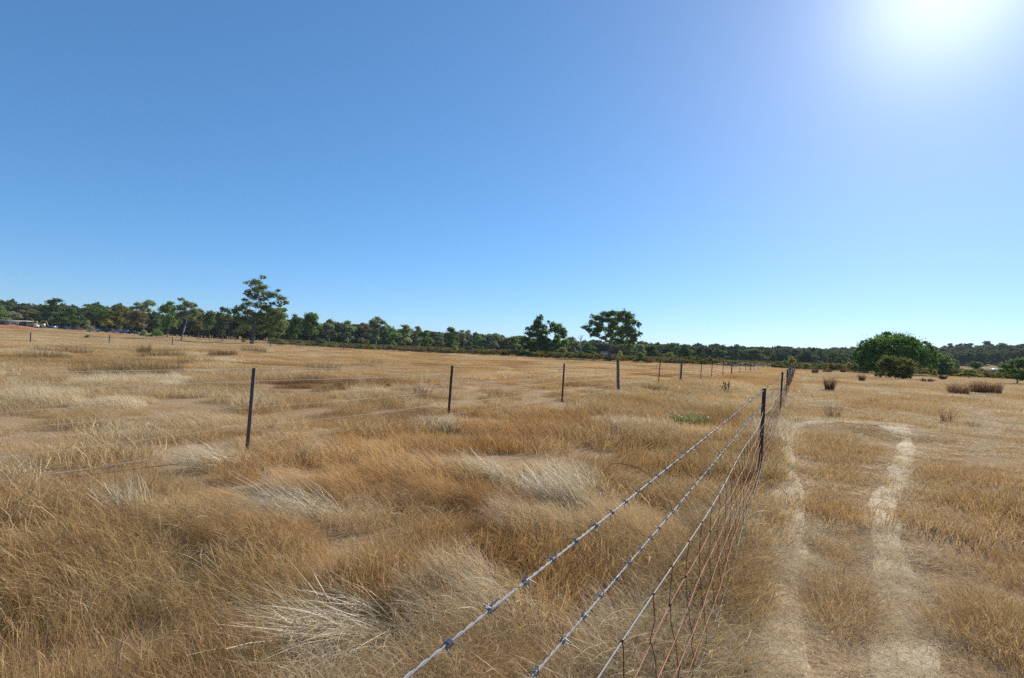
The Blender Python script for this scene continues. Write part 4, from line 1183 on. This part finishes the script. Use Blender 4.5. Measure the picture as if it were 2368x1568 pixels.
# far woodland: nobody could count these crowns
rf = np.random.default_rng(9); fm = []
for q in range(7):
    st = ['round', 'dense', 'tall', 'flat', 'dense', 'round', 'flat'][q]
    L = lobes_style(rf, st)
    V, F, C = crown_from_lobes(rf, L, 1100, 0.95, clumps=12, sub=0.42)
    # a slim stem under the crown
    b = MB(); b.tube([(0, 0, -0.5), (0.1, 0, 3), (0, 0.1, 6.5)], [0.2, 0.16, 0.1], 4, cap=False)
    V2 = np.vstack(b.v); F2 = np.vstack(b.f[4])
    fm.append((np.vstack([V, V2]), np.vstack([F, F2 + len(V)])))
FOREST = proto_collection('far_tree', fm, M['forest'])
n = 5200
rr_ = np.sqrt(rf.uniform(255 ** 2, 1250 ** 2, n * 2)); aa_ = rf.uniform(-0.86, 0.86, n * 2)
d0 = np.interp(np.degrees(aa_), [-50, -20, -5, 8, 20, 35, 50], [275, 275, 320, 330, 330, 380, 420]) / np.cos(aa_)
# thicker towards the front edge so that no ground shows through
rr_ = np.where(rf.uniform(0, 1, n * 2) < 0.22, d0 + rf.uniform(0, 60, n * 2), rr_)
k = rr_ > d0; rr_, aa_ = rr_[k][:n + 1500], aa_[k][:n + 1500]
x, y = rr_ * np.sin(aa_), rr_ * np.cos(aa_); m = len(x)
hs = rf.normal(1.02, 0.16, m) * np.interp(np.degrees(aa_), [-50, -25, -10, 0, 20, 50], [1.12, 1.10, 0.95, 0.90, 0.90, 1.0])
sc = np.stack([hs * rf.uniform(0.9, 1.35, m), hs * rf.uniform(0.9, 1.35, m), hs], -1)
scatter('woodland', FOREST, np.stack([x, y, zfun(x, y) - 0.3], -1), np.stack([x * 0, x * 0, rf.uniform(0, 6.28, m)], -1), sc, rf.integers(0, 7, m),
        np.clip(0.42 + 0.6 * (fbm(x, y, 60, 5) - 0.5) + rf.normal(0, 0.16, m), 0.02, 0.98), 'distant eucalypt woodland covering the far slopes')

# heath: low olive scrub between the paddock and the woodland
hm = []
for q in range(5):
    L = [(rf.uniform(-0.7, 0.7), rf.uniform(-0.7, 0.7), rf.uniform(0.35, 0.8), rf.uniform(0.4, 0.7), rf.uniform(0.4, 0.7), rf.uniform(0.3, 0.5)) for _ in range(5)]
    V, F, C = crown_from_lobes(rf, L, 420, 0.24, clumps=6, sub=0.45, droop=-0.3); V[:, 2] = np.maximum(V[:, 2], 0)
    hm.append((V, F))
HEATH = proto_collection('heath_clump', hm, M['scrub'])
n = 9000
rr_ = np.sqrt(rf.uniform(118 ** 2, 345 ** 2, n)); aa_ = rf.uniform(math.radians(-24), math.radians(47), n)
dg = np.degrees(aa_)
front = np.interp(dg, [-24, -18, -10, 0, 8, 16, 25, 31, 36, 47], [190, 165, 142, 130, 128, 128, 130, 122, 150, 135]) + 14 * (vnoise(rr_ * np.sin(aa_), rr_ * np.cos(aa_), 12, 8) - 0.5)
k = rr_ > front; rr_, aa_ = rr_[k], aa_[k]; x, y = rr_ * np.sin(aa_), rr_ * np.cos(aa_); m = len(x)
hs = rf.uniform(0.8, 1.5, m)
scatter('heath', HEATH, np.stack([x, y, zfun(x, y) - 0.05], -1), np.stack([x * 0, x * 0, rf.uniform(0, 6.28, m)], -1), np.stack([hs * 1.3, hs * 1.3, hs], -1), rf.integers(0, 5, m),
        np.clip(0.5 + 0.7 * (fbm(x, y, 18, 6) - 0.5) + rf.normal(0, 0.15, m), 0.02, 0.98), 'low olive heath scrub between the paddock and the woodland')

# ------------------------------------------------------------------ tussocks and single plants
def tussock(name, label, cat, px, py, n, rad, h, lean, az, mat, width, seed, spread=0.35, tuft=False, group=None, hvar=0.35, heads=0.0, z=0.0, depth=None):
    r_ = np.random.default_rng(seed)
    if depth: p = at_depth(px, horizon(px), depth)[:2]
    else: p = gnd(px, py)
    V, F = blades(r_, n, rad, h, lean, spread, width, 5, tuft=tuft, heads=heads, hvar=hvar, stiff=(mat == 'straw_tuft'))
    if mat == 'straw_tuft': V[:, 0] *= 1.25
    me = make_mesh(name, V, [F]); me.materials.append(M[mat])
    o = bpy.data.objects.new(name, me); COL.objects.link(o)
    o.location = (p[0], p[1], zf(p[0], p[1]) - 0.01); o.rotation_euler = (0, 0, az)
    return tag(o, label, cat, group)

PT = 'pale straw tussocks lodged in the left grass'
tussock('straw_tussock', 'big pale tussock of lodged straw at the bottom of the picture', 'tussock', 838, 1452, 1000, 0.22, 0.42, 1.36, math.radians(232), 'straw_tuft', 0.0032, 1, 0.55, group=PT)
tussock('straw_tussock', 'pale lodged tussock curling round a dark hollow left of the barbed wire', 'tussock', 1130, 1105, 750, 0.26, 0.38, 1.12, WIND + 0.1, 'straw_tuft', 0.0036, 2, 0.5, group=PT)
tussock('straw_tussock', 'pale upright fan of straw near the curling rusty wire', 'tussock', 1325, 1165, 800, 0.24, 0.42, 0.80, WIND - 0.6, 'straw_tuft', 0.0036, 3, 0.5, group=PT)
tussock('straw_tussock', 'long pale lodged tussock below the first plain fence post', 'tussock', 720, 1192, 650, 0.24, 0.44, 1.25, WIND - 0.2, 'straw_tuft', 0.0032, 4, 0.28, group=PT)
tussock('straw_tussock', 'pale fanned tussock close to the foot of the first plain fence post', 'tussock', 520, 1082, 600, 0.24, 0.42, 1.18, WIND + 0.3, 'straw_tuft', 0.0040, 5, 0.4, group=PT)
tussock('straw_tussock', 'pale upright tuft of straw in the left foreground', 'tussock', 312, 1205, 300, 0.08, 0.34, 0.35, WIND, 'straw_tuft', 0.0032, 6, 0.6, group=PT)
tussock('straw_tussock', 'small pale tuft right of the first plain fence post', 'tussock', 690, 1062, 250, 0.10, 0.40, 0.8, WIND + 2.8, 'straw_tuft', 0.0045, 7, 0.4, group=PT)
tussock('straw_tussock', 'small pale tuft below the second plain fence post', 'tussock', 1060, 995, 250, 0.12, 0.36, 0.9, WIND, 'straw_tuft', 0.006, 8, 0.5, group=PT)
tussock('straw_tussock', 'small pale tuft below the green weed patch', 'tussock', 1455, 1002, 250, 0.12, 0.34, 0.8, WIND, 'straw_tuft', 0.006, 9, 0.5, group=PT)

RT = 'brown rush tussocks in the right paddock'
for (px, py, n, rad, h, lab, sd) in [
    (1917, 906, 330, 0.22, 0.62, 'large brown rush tussock nearest the netting fence', 1),
    (1992, 881, 300, 0.22, 0.62, 'dark rush tussock below the great green tree', 2),
    (2216, 910, 420, 0.50, 0.62, 'left one of the two wide brown tussocks on the right', 3),
    (2279, 910, 900, 0.75, 0.68, 'right and widest of the two wide brown tussocks on the right', 4),
    (1884, 862, 260, 0.45, 0.75, 'brown tussock at the left end of the far row', 5),
    (1912, 862, 260, 0.65, 0.55, 'wide reddish tussock in the far row', 6),
    (1948, 862, 240, 0.35, 0.85, 'darkest tussock in the far row', 7),
    (1976, 859, 240, 0.35, 0.80, 'second dark tussock in the far row', 8),
    (2000, 864, 240, 0.40, 0.60, 'low brown tussock in the far row', 9),
    (2030, 864, 280, 0.45, 0.70, 'brown tussock at the right end of the far row', 10),
    (2190, 978, 60, 0.16, 0.34, 'thin upright brown tussock beside the winding track', 11),
    (2018, 936, 70, 0.22, 0.22, 'small grey brown tussock beyond the winding track', 12),
    (2250, 990, 70, 0.20, 0.20, 'small dark tussock near the right edge track', 13),
    (1925, 975, 90, 0.16, 0.45, 'thin reddish tuft just beyond the low bank', 14)]:
    d = EYE * FPX / (py - horizon(px))
    tussock('rush_tussock', lab, 'tussock', px, py, n, rad, h, 0.42, sd * 0.7, 'rush', 0.004 + 0.00028 * d, 40 + sd, tuft=True, group=RT, hvar=0.45)

BT = 'darker brown grass tussocks in the left paddock'
for (px, py, n, rad, h, lab, sd) in [
    (345, 868, 1100, 1.10, 0.44, 'largest dark brown tussock in the left paddock', 1),
    (515, 823, 700, 1.10, 0.55, 'dark grey-brown tussock below the tall spreading gum', 2),
    (372, 824, 700, 1.60, 0.55, 'wide low brown tussock left of the grey-brown one', 3),
    (585, 818, 500, 1.30, 0.55, 'low purplish tussock right of the grey-brown one', 4),
    (140, 815, 700, 1.80, 0.50, 'wide olive tussock in the far left grass', 5),
    (225, 868, 500, 0.80, 0.42, 'olive brown tussock left of the largest dark one', 6),
    (100, 832, 600, 1.10, 0.48, 'long olive tussock near the left edge', 7),
    (745, 858, 350, 0.90, 0.42, 'brown tussock between the first and second plain fence posts', 8),
    (332, 815, 300, 0.50, 0.70, 'narrow reddish tussock above the wide low one', 9),
    (855, 842, 300, 0.90, 0.40, 'faint brown tussock left of the second plain fence post', 10),
    (975, 925, 160, 0.25, 0.45, 'thin upright brown tuft before the second plain fence post', 11),
    (455, 845, 300, 1.00, 0.42, 'brown tussock trailing right of the largest dark one', 12)]:
    d = EYE * FPX / (py - horizon(px))
    tussock('grass_tussock', lab, 'tussock', px, py, n, rad, h, 0.40, sd * 0.9, 'rush' if sd in (2, 11) else 'brown_grass', 0.004 + 0.00028 * d, 60 + sd, tuft=True, group=BT, hvar=0.5)

# dead branching weed in the strip between the fences
def weed(name, label, px, py, stems, h, spread, mat, seed, rad=0.006):
    r_ = np.random.default_rng(seed); p = gnd(px, py)
    e = empty(name, (p[0], p[1], zf(p[0], p[1])))
    for q in range(stems):
        mb = MB()
        a = r_.uniform(0, 6.28); s_ = r_.uniform(0.2, 1.0) * spread; hh = h * r_.uniform(0.55, 1.0) * (1 - 0.35 * s_ / spread)
        top = np.array([math.cos(a) * s_, math.sin(a) * s_, hh]); base = np.array([math.cos(a) * 0.02, math.sin(a) * 0.02, -0.02])
        mid = base + (top - base) * 0.5 + np.array([math.cos(a), math.sin(a), 0]) * 0.15 * s_
        mb.tube([base, mid, top], [rad, rad * 0.8, rad * 0.4], 5)
        for k in range(7):
            u = r_.uniform(0.35, 1.0); b = base + (top - base) * u; d = r_.normal(0, 1, 3); d[2] = abs(d[2]) + 0.6; d *= 0.05 * h / 0.6 / np.linalg.norm(d)
            mb.tube([b, b + d], [rad * 1.2, rad * 0.7], 4)
            mb.tube([b + d * 0.5, b + d * 1.1], [rad * 2.0, rad * 0.8], 4)
        mb.build('stem', M[mat], e)
    return tag(e, label, 'weed')
weed('dead_weed', 'dead brown branching weed between the two fences', 1681, 911, 10, 0.68, 0.34, 'deadweed', 3, 0.010)
weed('dead_weed', 'orange brown dead shrub in the right paddock before the olive shrub', 2180, 879, 26, 0.75, 0.75, 'deadweed', 4, 0.035)
weed('dead_weed', 'grey twiggy dead bush right of the olive brown bush', 2142, 886, 30, 0.45, 1.0, 'deadgrey', 5, 0.022)
weed('dry_stalk', 'single thin dark stalk standing up between the second and third plain fence posts', 1211, 1035, 1, 0.46, 0.03, 'deadweed', 6, 0.0022)
# low green weed patch
rw = np.random.default_rng(12); gp = gnd(1602, 980)
V, F = blades(rw, 380, 0.36, 0.22, 0.9, 1.0, 0.012, 4, tuft=True, hvar=0.5)
V[:, 0] *= 1.25; V[:, 1] *= 0.9
me = make_mesh('green_weed', V, [F]); me.materials.append(M['weed'])
o = bpy.data.objects.new('green_weed', me); COL.objects.link(o); o.location = (gp[0], gp[1], zf(gp[0], gp[1]) + 0.02); o.rotation_euler = (0, 0, -0.4)
tag(o, 'low bright green weed patch in the dry strip between the fences', 'weed')

# ------------------------------------------------------------------ far left: house, machines, mound
def mk_house():
    x, y, z = place(38, 226); az = math.atan2(x, y)
    r = empty('house', (x, y, z - 0.1), -az + 0.12); K = 226 / FPX
    w0, w1 = -52 * K, 26 * K
    b = MB(); b.box(((w0 + 6.3) / 2 - 0.0, 1.5, 1.25), (6.3 - w0 - 5.2, 5.0, 2.7)); 
    wl = b.build('wall', M['greywall'], r)
    b = MB(); b.box((4.15, 1.45, 1.25), (2.6, 5.2, 2.72)); tag(b.build('wall', M['cream'], r), label='cream end wall of the house')
    b = MB(); b.box(((w0 + w1) / 2 + 0.4, 1.2, 2.75), (w1 - w0 + 1.5, 7.4, 0.16)); rf_ = b.build('roof', M['roof'], r)
    b = MB(); b.box(((w0 + w1) / 2 + 0.4, -2.52, 2.70), (w1 - w0 + 1.5, 0.06, 0.26)); b.build('fascia', M['white'], rf_)
    for (cx, cw, cz, ch, mt) in [(-1.2, 1.6, 1.45, 1.2, 'paleglass'), (-4.6, 1.4, 1.45, 1.1, 'glass'), (1.1, 1.2, 1.5, 1.3, 'glass'), (-7.8, 1.5, 1.45, 1.1, 'glass')]:
        b = MB(); b.box((cx, -1.03, cz), (cw + 0.16, 0.05, ch + 0.16)); f_ = b.build('window', M['white'], r)
        b = MB(); b.box((cx, -1.075, cz), (cw, 0.04, ch)); b.build('pane', M[mt], f_)
    b = MB(); b.box((2.55, -1.03, 1.05), (0.9, 0.06, 2.1)); b.build('door', M['darkblue'], r)
    for xx in (-10.5, -6.0, -2.4, 0.2, 2.9, 5.4):
        b = MB(); b.box((xx, -2.3, 1.28), (0.10, 0.10, 2.66)); b.build('veranda_post', M['white'], r)
    tag(r, 'low house with a flat pale roof and veranda at the far left', 'house')
mk_house()

def mound():
    x, y, z = place(22, 182); az = math.atan2(x, y); r_ = np.random.default_rng(4)
    n, m = 40, 16; u = np.linspace(-1, 1, n)[:, None]; v = np.linspace(-1, 1, m)[None, :]
    X = u * 8 + 0 * v; Y = v * 4 + 0 * u
    Zh = 1.25 * np.clip(1 - np.abs(u) ** 3, 0, 1) * np.clip(1 - v ** 2, 0, 1) ** 0.8 * (0.65 + 0.7 * fbm(X, Y, 2.2, 5)) + 0.12 * (vnoise(X, Y, 0.6, 7) - 0.5)
    V = np.stack([X, Y, Zh - 0.15], -1).reshape(-1, 3)
    i = np.arange(n - 1)[:, None] * m; j = np.arange(m - 1)[None, :]
    F = np.stack([i + j, i + m + j, i + m + j + 1, i + j + 1], -1).reshape(-1, 4)
    me = make_mesh('earth_mound', V, [F], True); me.materials.append(M['mound'])
    o = bpy.data.objects.new('earth_mound', me); COL.objects.link(o); o.location = (x, y, z); o.rotation_euler = (0, 0, -az)
    tag(o, 'long mound of bare orange earth in front of the low house', 'mound')
mound()

def car(label, px, depth, rz, paint, kind='sedan', name='parked_car', cat='car'):
    x, y, z = place(px, depth); az = math.atan2(x, y)
    r = empty(name, (x, y, z), -az + rz)
    prof = {'sedan': [(-2.2, .35), (-2.2, .85), (-1.5, .92), (-0.9, 1.40), (0.5, 1.42), (1.15, .95), (2.1, .80), (2.2, .35)],
            'wagon': [(-2.2, .35), (-2.2, .95), (-1.95, 1.5), (0.5, 1.52), (1.2, 1.0), (2.1, .85), (2.2, .35)],
            'ute': [(-2.4, .45), (-2.4, 1.0), (-0.4, 1.0), (-0.3, 1.68), (0.7, 1.70), (1.35, 1.10), (2.3, 1.0), (2.4, .45)],
            'van': [(-2.3, .35), (-2.35, 1.9), (1.3, 1.95), (1.95, 1.1), (2.3, .95), (2.3, .35)]}[kind]
    b = MB(); b.prism(prof, (0, 0.85, 0), (0, -0.85, 0), ((1, 0, 0), (0, 0, 1))); b.build('body', M[paint], r)
    gl = {'sedan': [(-1.25, .97), (-0.85, 1.33), (0.45, 1.35), (0.95, .98)], 'wagon': [(-1.9, 1.02), (-1.8, 1.42), (0.45, 1.44), (1.0, 1.04)],
          'ute': [(-0.25, 1.12), (-0.2, 1.6), (0.65, 1.62), (1.1, 1.15)], 'van': [(0.2, 1.2), (0.2, 1.75), (1.25, 1.78), (1.65, 1.22)]}[kind]
    for sy in (-0.862, 0.862):
        b = MB(); b.prism(gl, (0, sy + 0.01, 0), (0, sy - 0.01, 0), ((1, 0, 0), (0, 0, 1))); b.build('window', M['glass'], r)
    for sx in (-1.35, 1.4):
        for sy in (-0.78, 0.78):
            b = MB(); b.tube([(sx, sy - 0.11, 0.32), (sx, sy + 0.11, 0.32)], 0.32, 12); w_ = b.build('wheel', M['rubber'], r)
            b = MB(); b.tube([(sx, sy - 0.12, 0.32), (sx, sy + 0.12, 0.32)], 0.17, 8); b.build('rim', M['silver'], w_)
    return tag(r, label, cat)
VG = 'vehicles parked under the left tree line'
for lab, px, dp, rz, paint, kind in [
    ('white car beside the yellow digger', 87, 226, 1.25, 'white', 'sedan'), ('pale grey van right of the white car', 98, 228, 1.5, 'silver', 'van'),
    ('blue car under the tall dark gum', 123, 226, 1.0, 'blue', 'sedan'), ('dark car right of the blue car', 144, 224, 1.3, 'darkblue', 'wagon'),
    ('white low car in front of the dark car', 160, 226, 0.15, 'white', 'sedan'), ('faded red car left of the round grey bush', 176, 222, -0.1, 'redcar', 'sedan'),
    ('white utility parked right of the round grey bush', 217, 212, 0.05, 'white', 'ute'), ('silver car right of the white utility', 236, 214, 0.2, 'silver', 'sedan'),
    ('dark wagon in the row right of the white utility', 252, 214, -0.1, 'darkblue', 'wagon'), ('silver wagon near the right end of the vehicle row', 274, 210, 0.1, 'silver', 'wagon'),
    ('blue car near the right end of the vehicle row', 290, 208, 0.25, 'blue', 'sedan'), ('dark sedan at the right end of the vehicle row', 306, 206, -0.15, 'darkblue', 'sedan')]:
    tag(car(lab, px, dp, rz, paint, kind), group=VG)

def digger():
    x, y, z = place(80, 228); az = math.atan2(x, y); r = empty('digger', (x, y, z), -az + 0.1)
    for sy in (-0.9, 0.9):
        b = MB(); b.prism([(-1.5, 0.1), (-1.2, 0), (1.2, 0), (1.5, 0.1), (1.5, 0.6), (1.2, 0.75), (-1.2, 0.75), (-1.5, 0.6)], (0, sy + 0.25, 0), (0, sy - 0.25, 0), ((1, 0, 0), (0, 0, 1)))
        b.build('track', M['rubber'], r)
    b = MB(); b.box((-0.4, 0, 1.25), (2.6, 2.0, 0.9)); b.build('body', M['yellow'], r)
    b = MB(); b.box((0.2, 0.5, 2.2), (1.2, 0.9, 1.1), taper=0.9); c_ = b.build('cab', M['yellow'], r)
    b = MB(); b.box((0.2, 0.03, 2.25), (0.9, 0.05, 0.8)); b.build('pane', M['glass'], c_)
    b = MB(); b.tube([(0.9, -0.3, 1.4), (2.2, -0.3, 3.0), (3.6, -0.3, 2.9)], [0.24, 0.2, 0.15], 6); b.build('boom', M['yellow'], r)
    b = MB(); b.tube([(3.6, -0.3, 2.9), (4.0, -0.3, 1.4)], [0.15, 0.12], 6); b.build('arm', M['yellow'], r)
    b = MB(); b.prism([(0, 0), (0.6, 0.1), (0.5, 0.6), (0.1, 0.7)], (3.75, 0.1, 0.8), (3.75, -0.7, 0.8), ((1, 0, 0), (0, 0, 1))); b.build('bucket', M['darkblue'], r)
    tag(r, 'yellow digger with raised boom at the right end of the low house', 'digger')
digger()

def shed(name, label, px, depth, w, h, arch, wallm, roofm, rz=0.0, dep=5.0, door=True):
    x, y, z = place(px, depth); az = math.atan2(x, y); r = empty(name, (x, y, z - 0.1), -az + rz)
    b = MB(); b.box((0, 0, h / 2), (w, dep, h)); b.build('wall', M[wallm], r)
    u = np.linspace(-1, 1, 13); top = np.c_[u * (w / 2 + 0.25), h + 0.03 + arch * (1 - u ** 2)]
    poly = np.vstack([top, np.c_[top[::-1, 0], top[::-1, 1] - 0.12]])
    b = MB(); b.prism(poly, (0, dep / 2 + 0.2, 0), (0, -dep / 2 - 0.2, 0), ((1, 0, 0), (0, 0, 1))); b.build('roof', M[roofm], r)
    if door:
        b = MB(); b.box((-w * 0.15, -dep / 2 - 0.02, h * 0.4), (w * 0.3, 0.06, h * 0.8)); b.build('door', M['greywall'], r)
    return tag(r, label, 'shed')
shed('shed', 'small shed with a white curved roof behind the plain wire fence', 1712, 205, 3.4, 1.1, 0.75, 'white', 'white', 0.15)
shed('shed', 'pale roof glimpsed behind the domed gum', 1397, 215, 3.0, 2.6, 0.3, 'cream', 'white')
shed('shed', 'low pale shed at the far right beside a white tank', 2292, 190, 5.0, 2.0, 0.3, 'cream', 'roof')
x, y, z = place(2299, 170)
tk = empty('water_tank', (x, y, z)); b = MB(); b.lathe([(0.0, 0), (1.25, 0), (1.25, 1.9), (1.1, 2.1), (0.3, 2.3), (0.0, 2.3)], 18); b.build('tank_body', M['white'], tk, True)
b = MB(); b.lathe([(0.0, 2.301), (0.28, 2.301), (0.28, 2.42), (0.0, 2.42)], 12); b.build('lid', M['white'], tk)
tag(tk, 'bright white water tank far off near the right edge', 'tank')
shed('shed', 'tiny white shed in the trees above the fourth plain fence post', 1539, 260, 2.2, 2.2, 0.2, 'white', 'white', door=False)

# bare orange dirt road under the left trees
strip(np.array([place(a, d)[:2] for a, d in [(-40, 232), (120, 226), (260, 204), (360, 190), (450, 180), (520, 176), (575, 172)]]), 2.6, 'dirt_road', M['dirt'], lift=0.10, step=1.5, label='bare orange dirt road below the left tree line', seed=4)

# ------------------------------------------------------------------ thin summer haze over the whole place
hz = MB(); hz.box((0, 700, 24.0), (3800, 3400, 64.0))
hm_, ht, _, hl = newmat('haze')
pv = N(ht, 'ShaderNodeVolumePrincipled'); pv.inputs['Density'].default_value = 0.0001
pv.inputs['Color'].default_value = (0.86, 0.92, 1.0, 1); pv.inputs['Anisotropy'].default_value = 0.0
ho = N(ht, 'ShaderNodeOutputMaterial'); hl.new(pv.outputs[0], ho.inputs['Volume'])
tag(hz.build('haze', hm_), label='thin pale summer haze', kind='stuff')
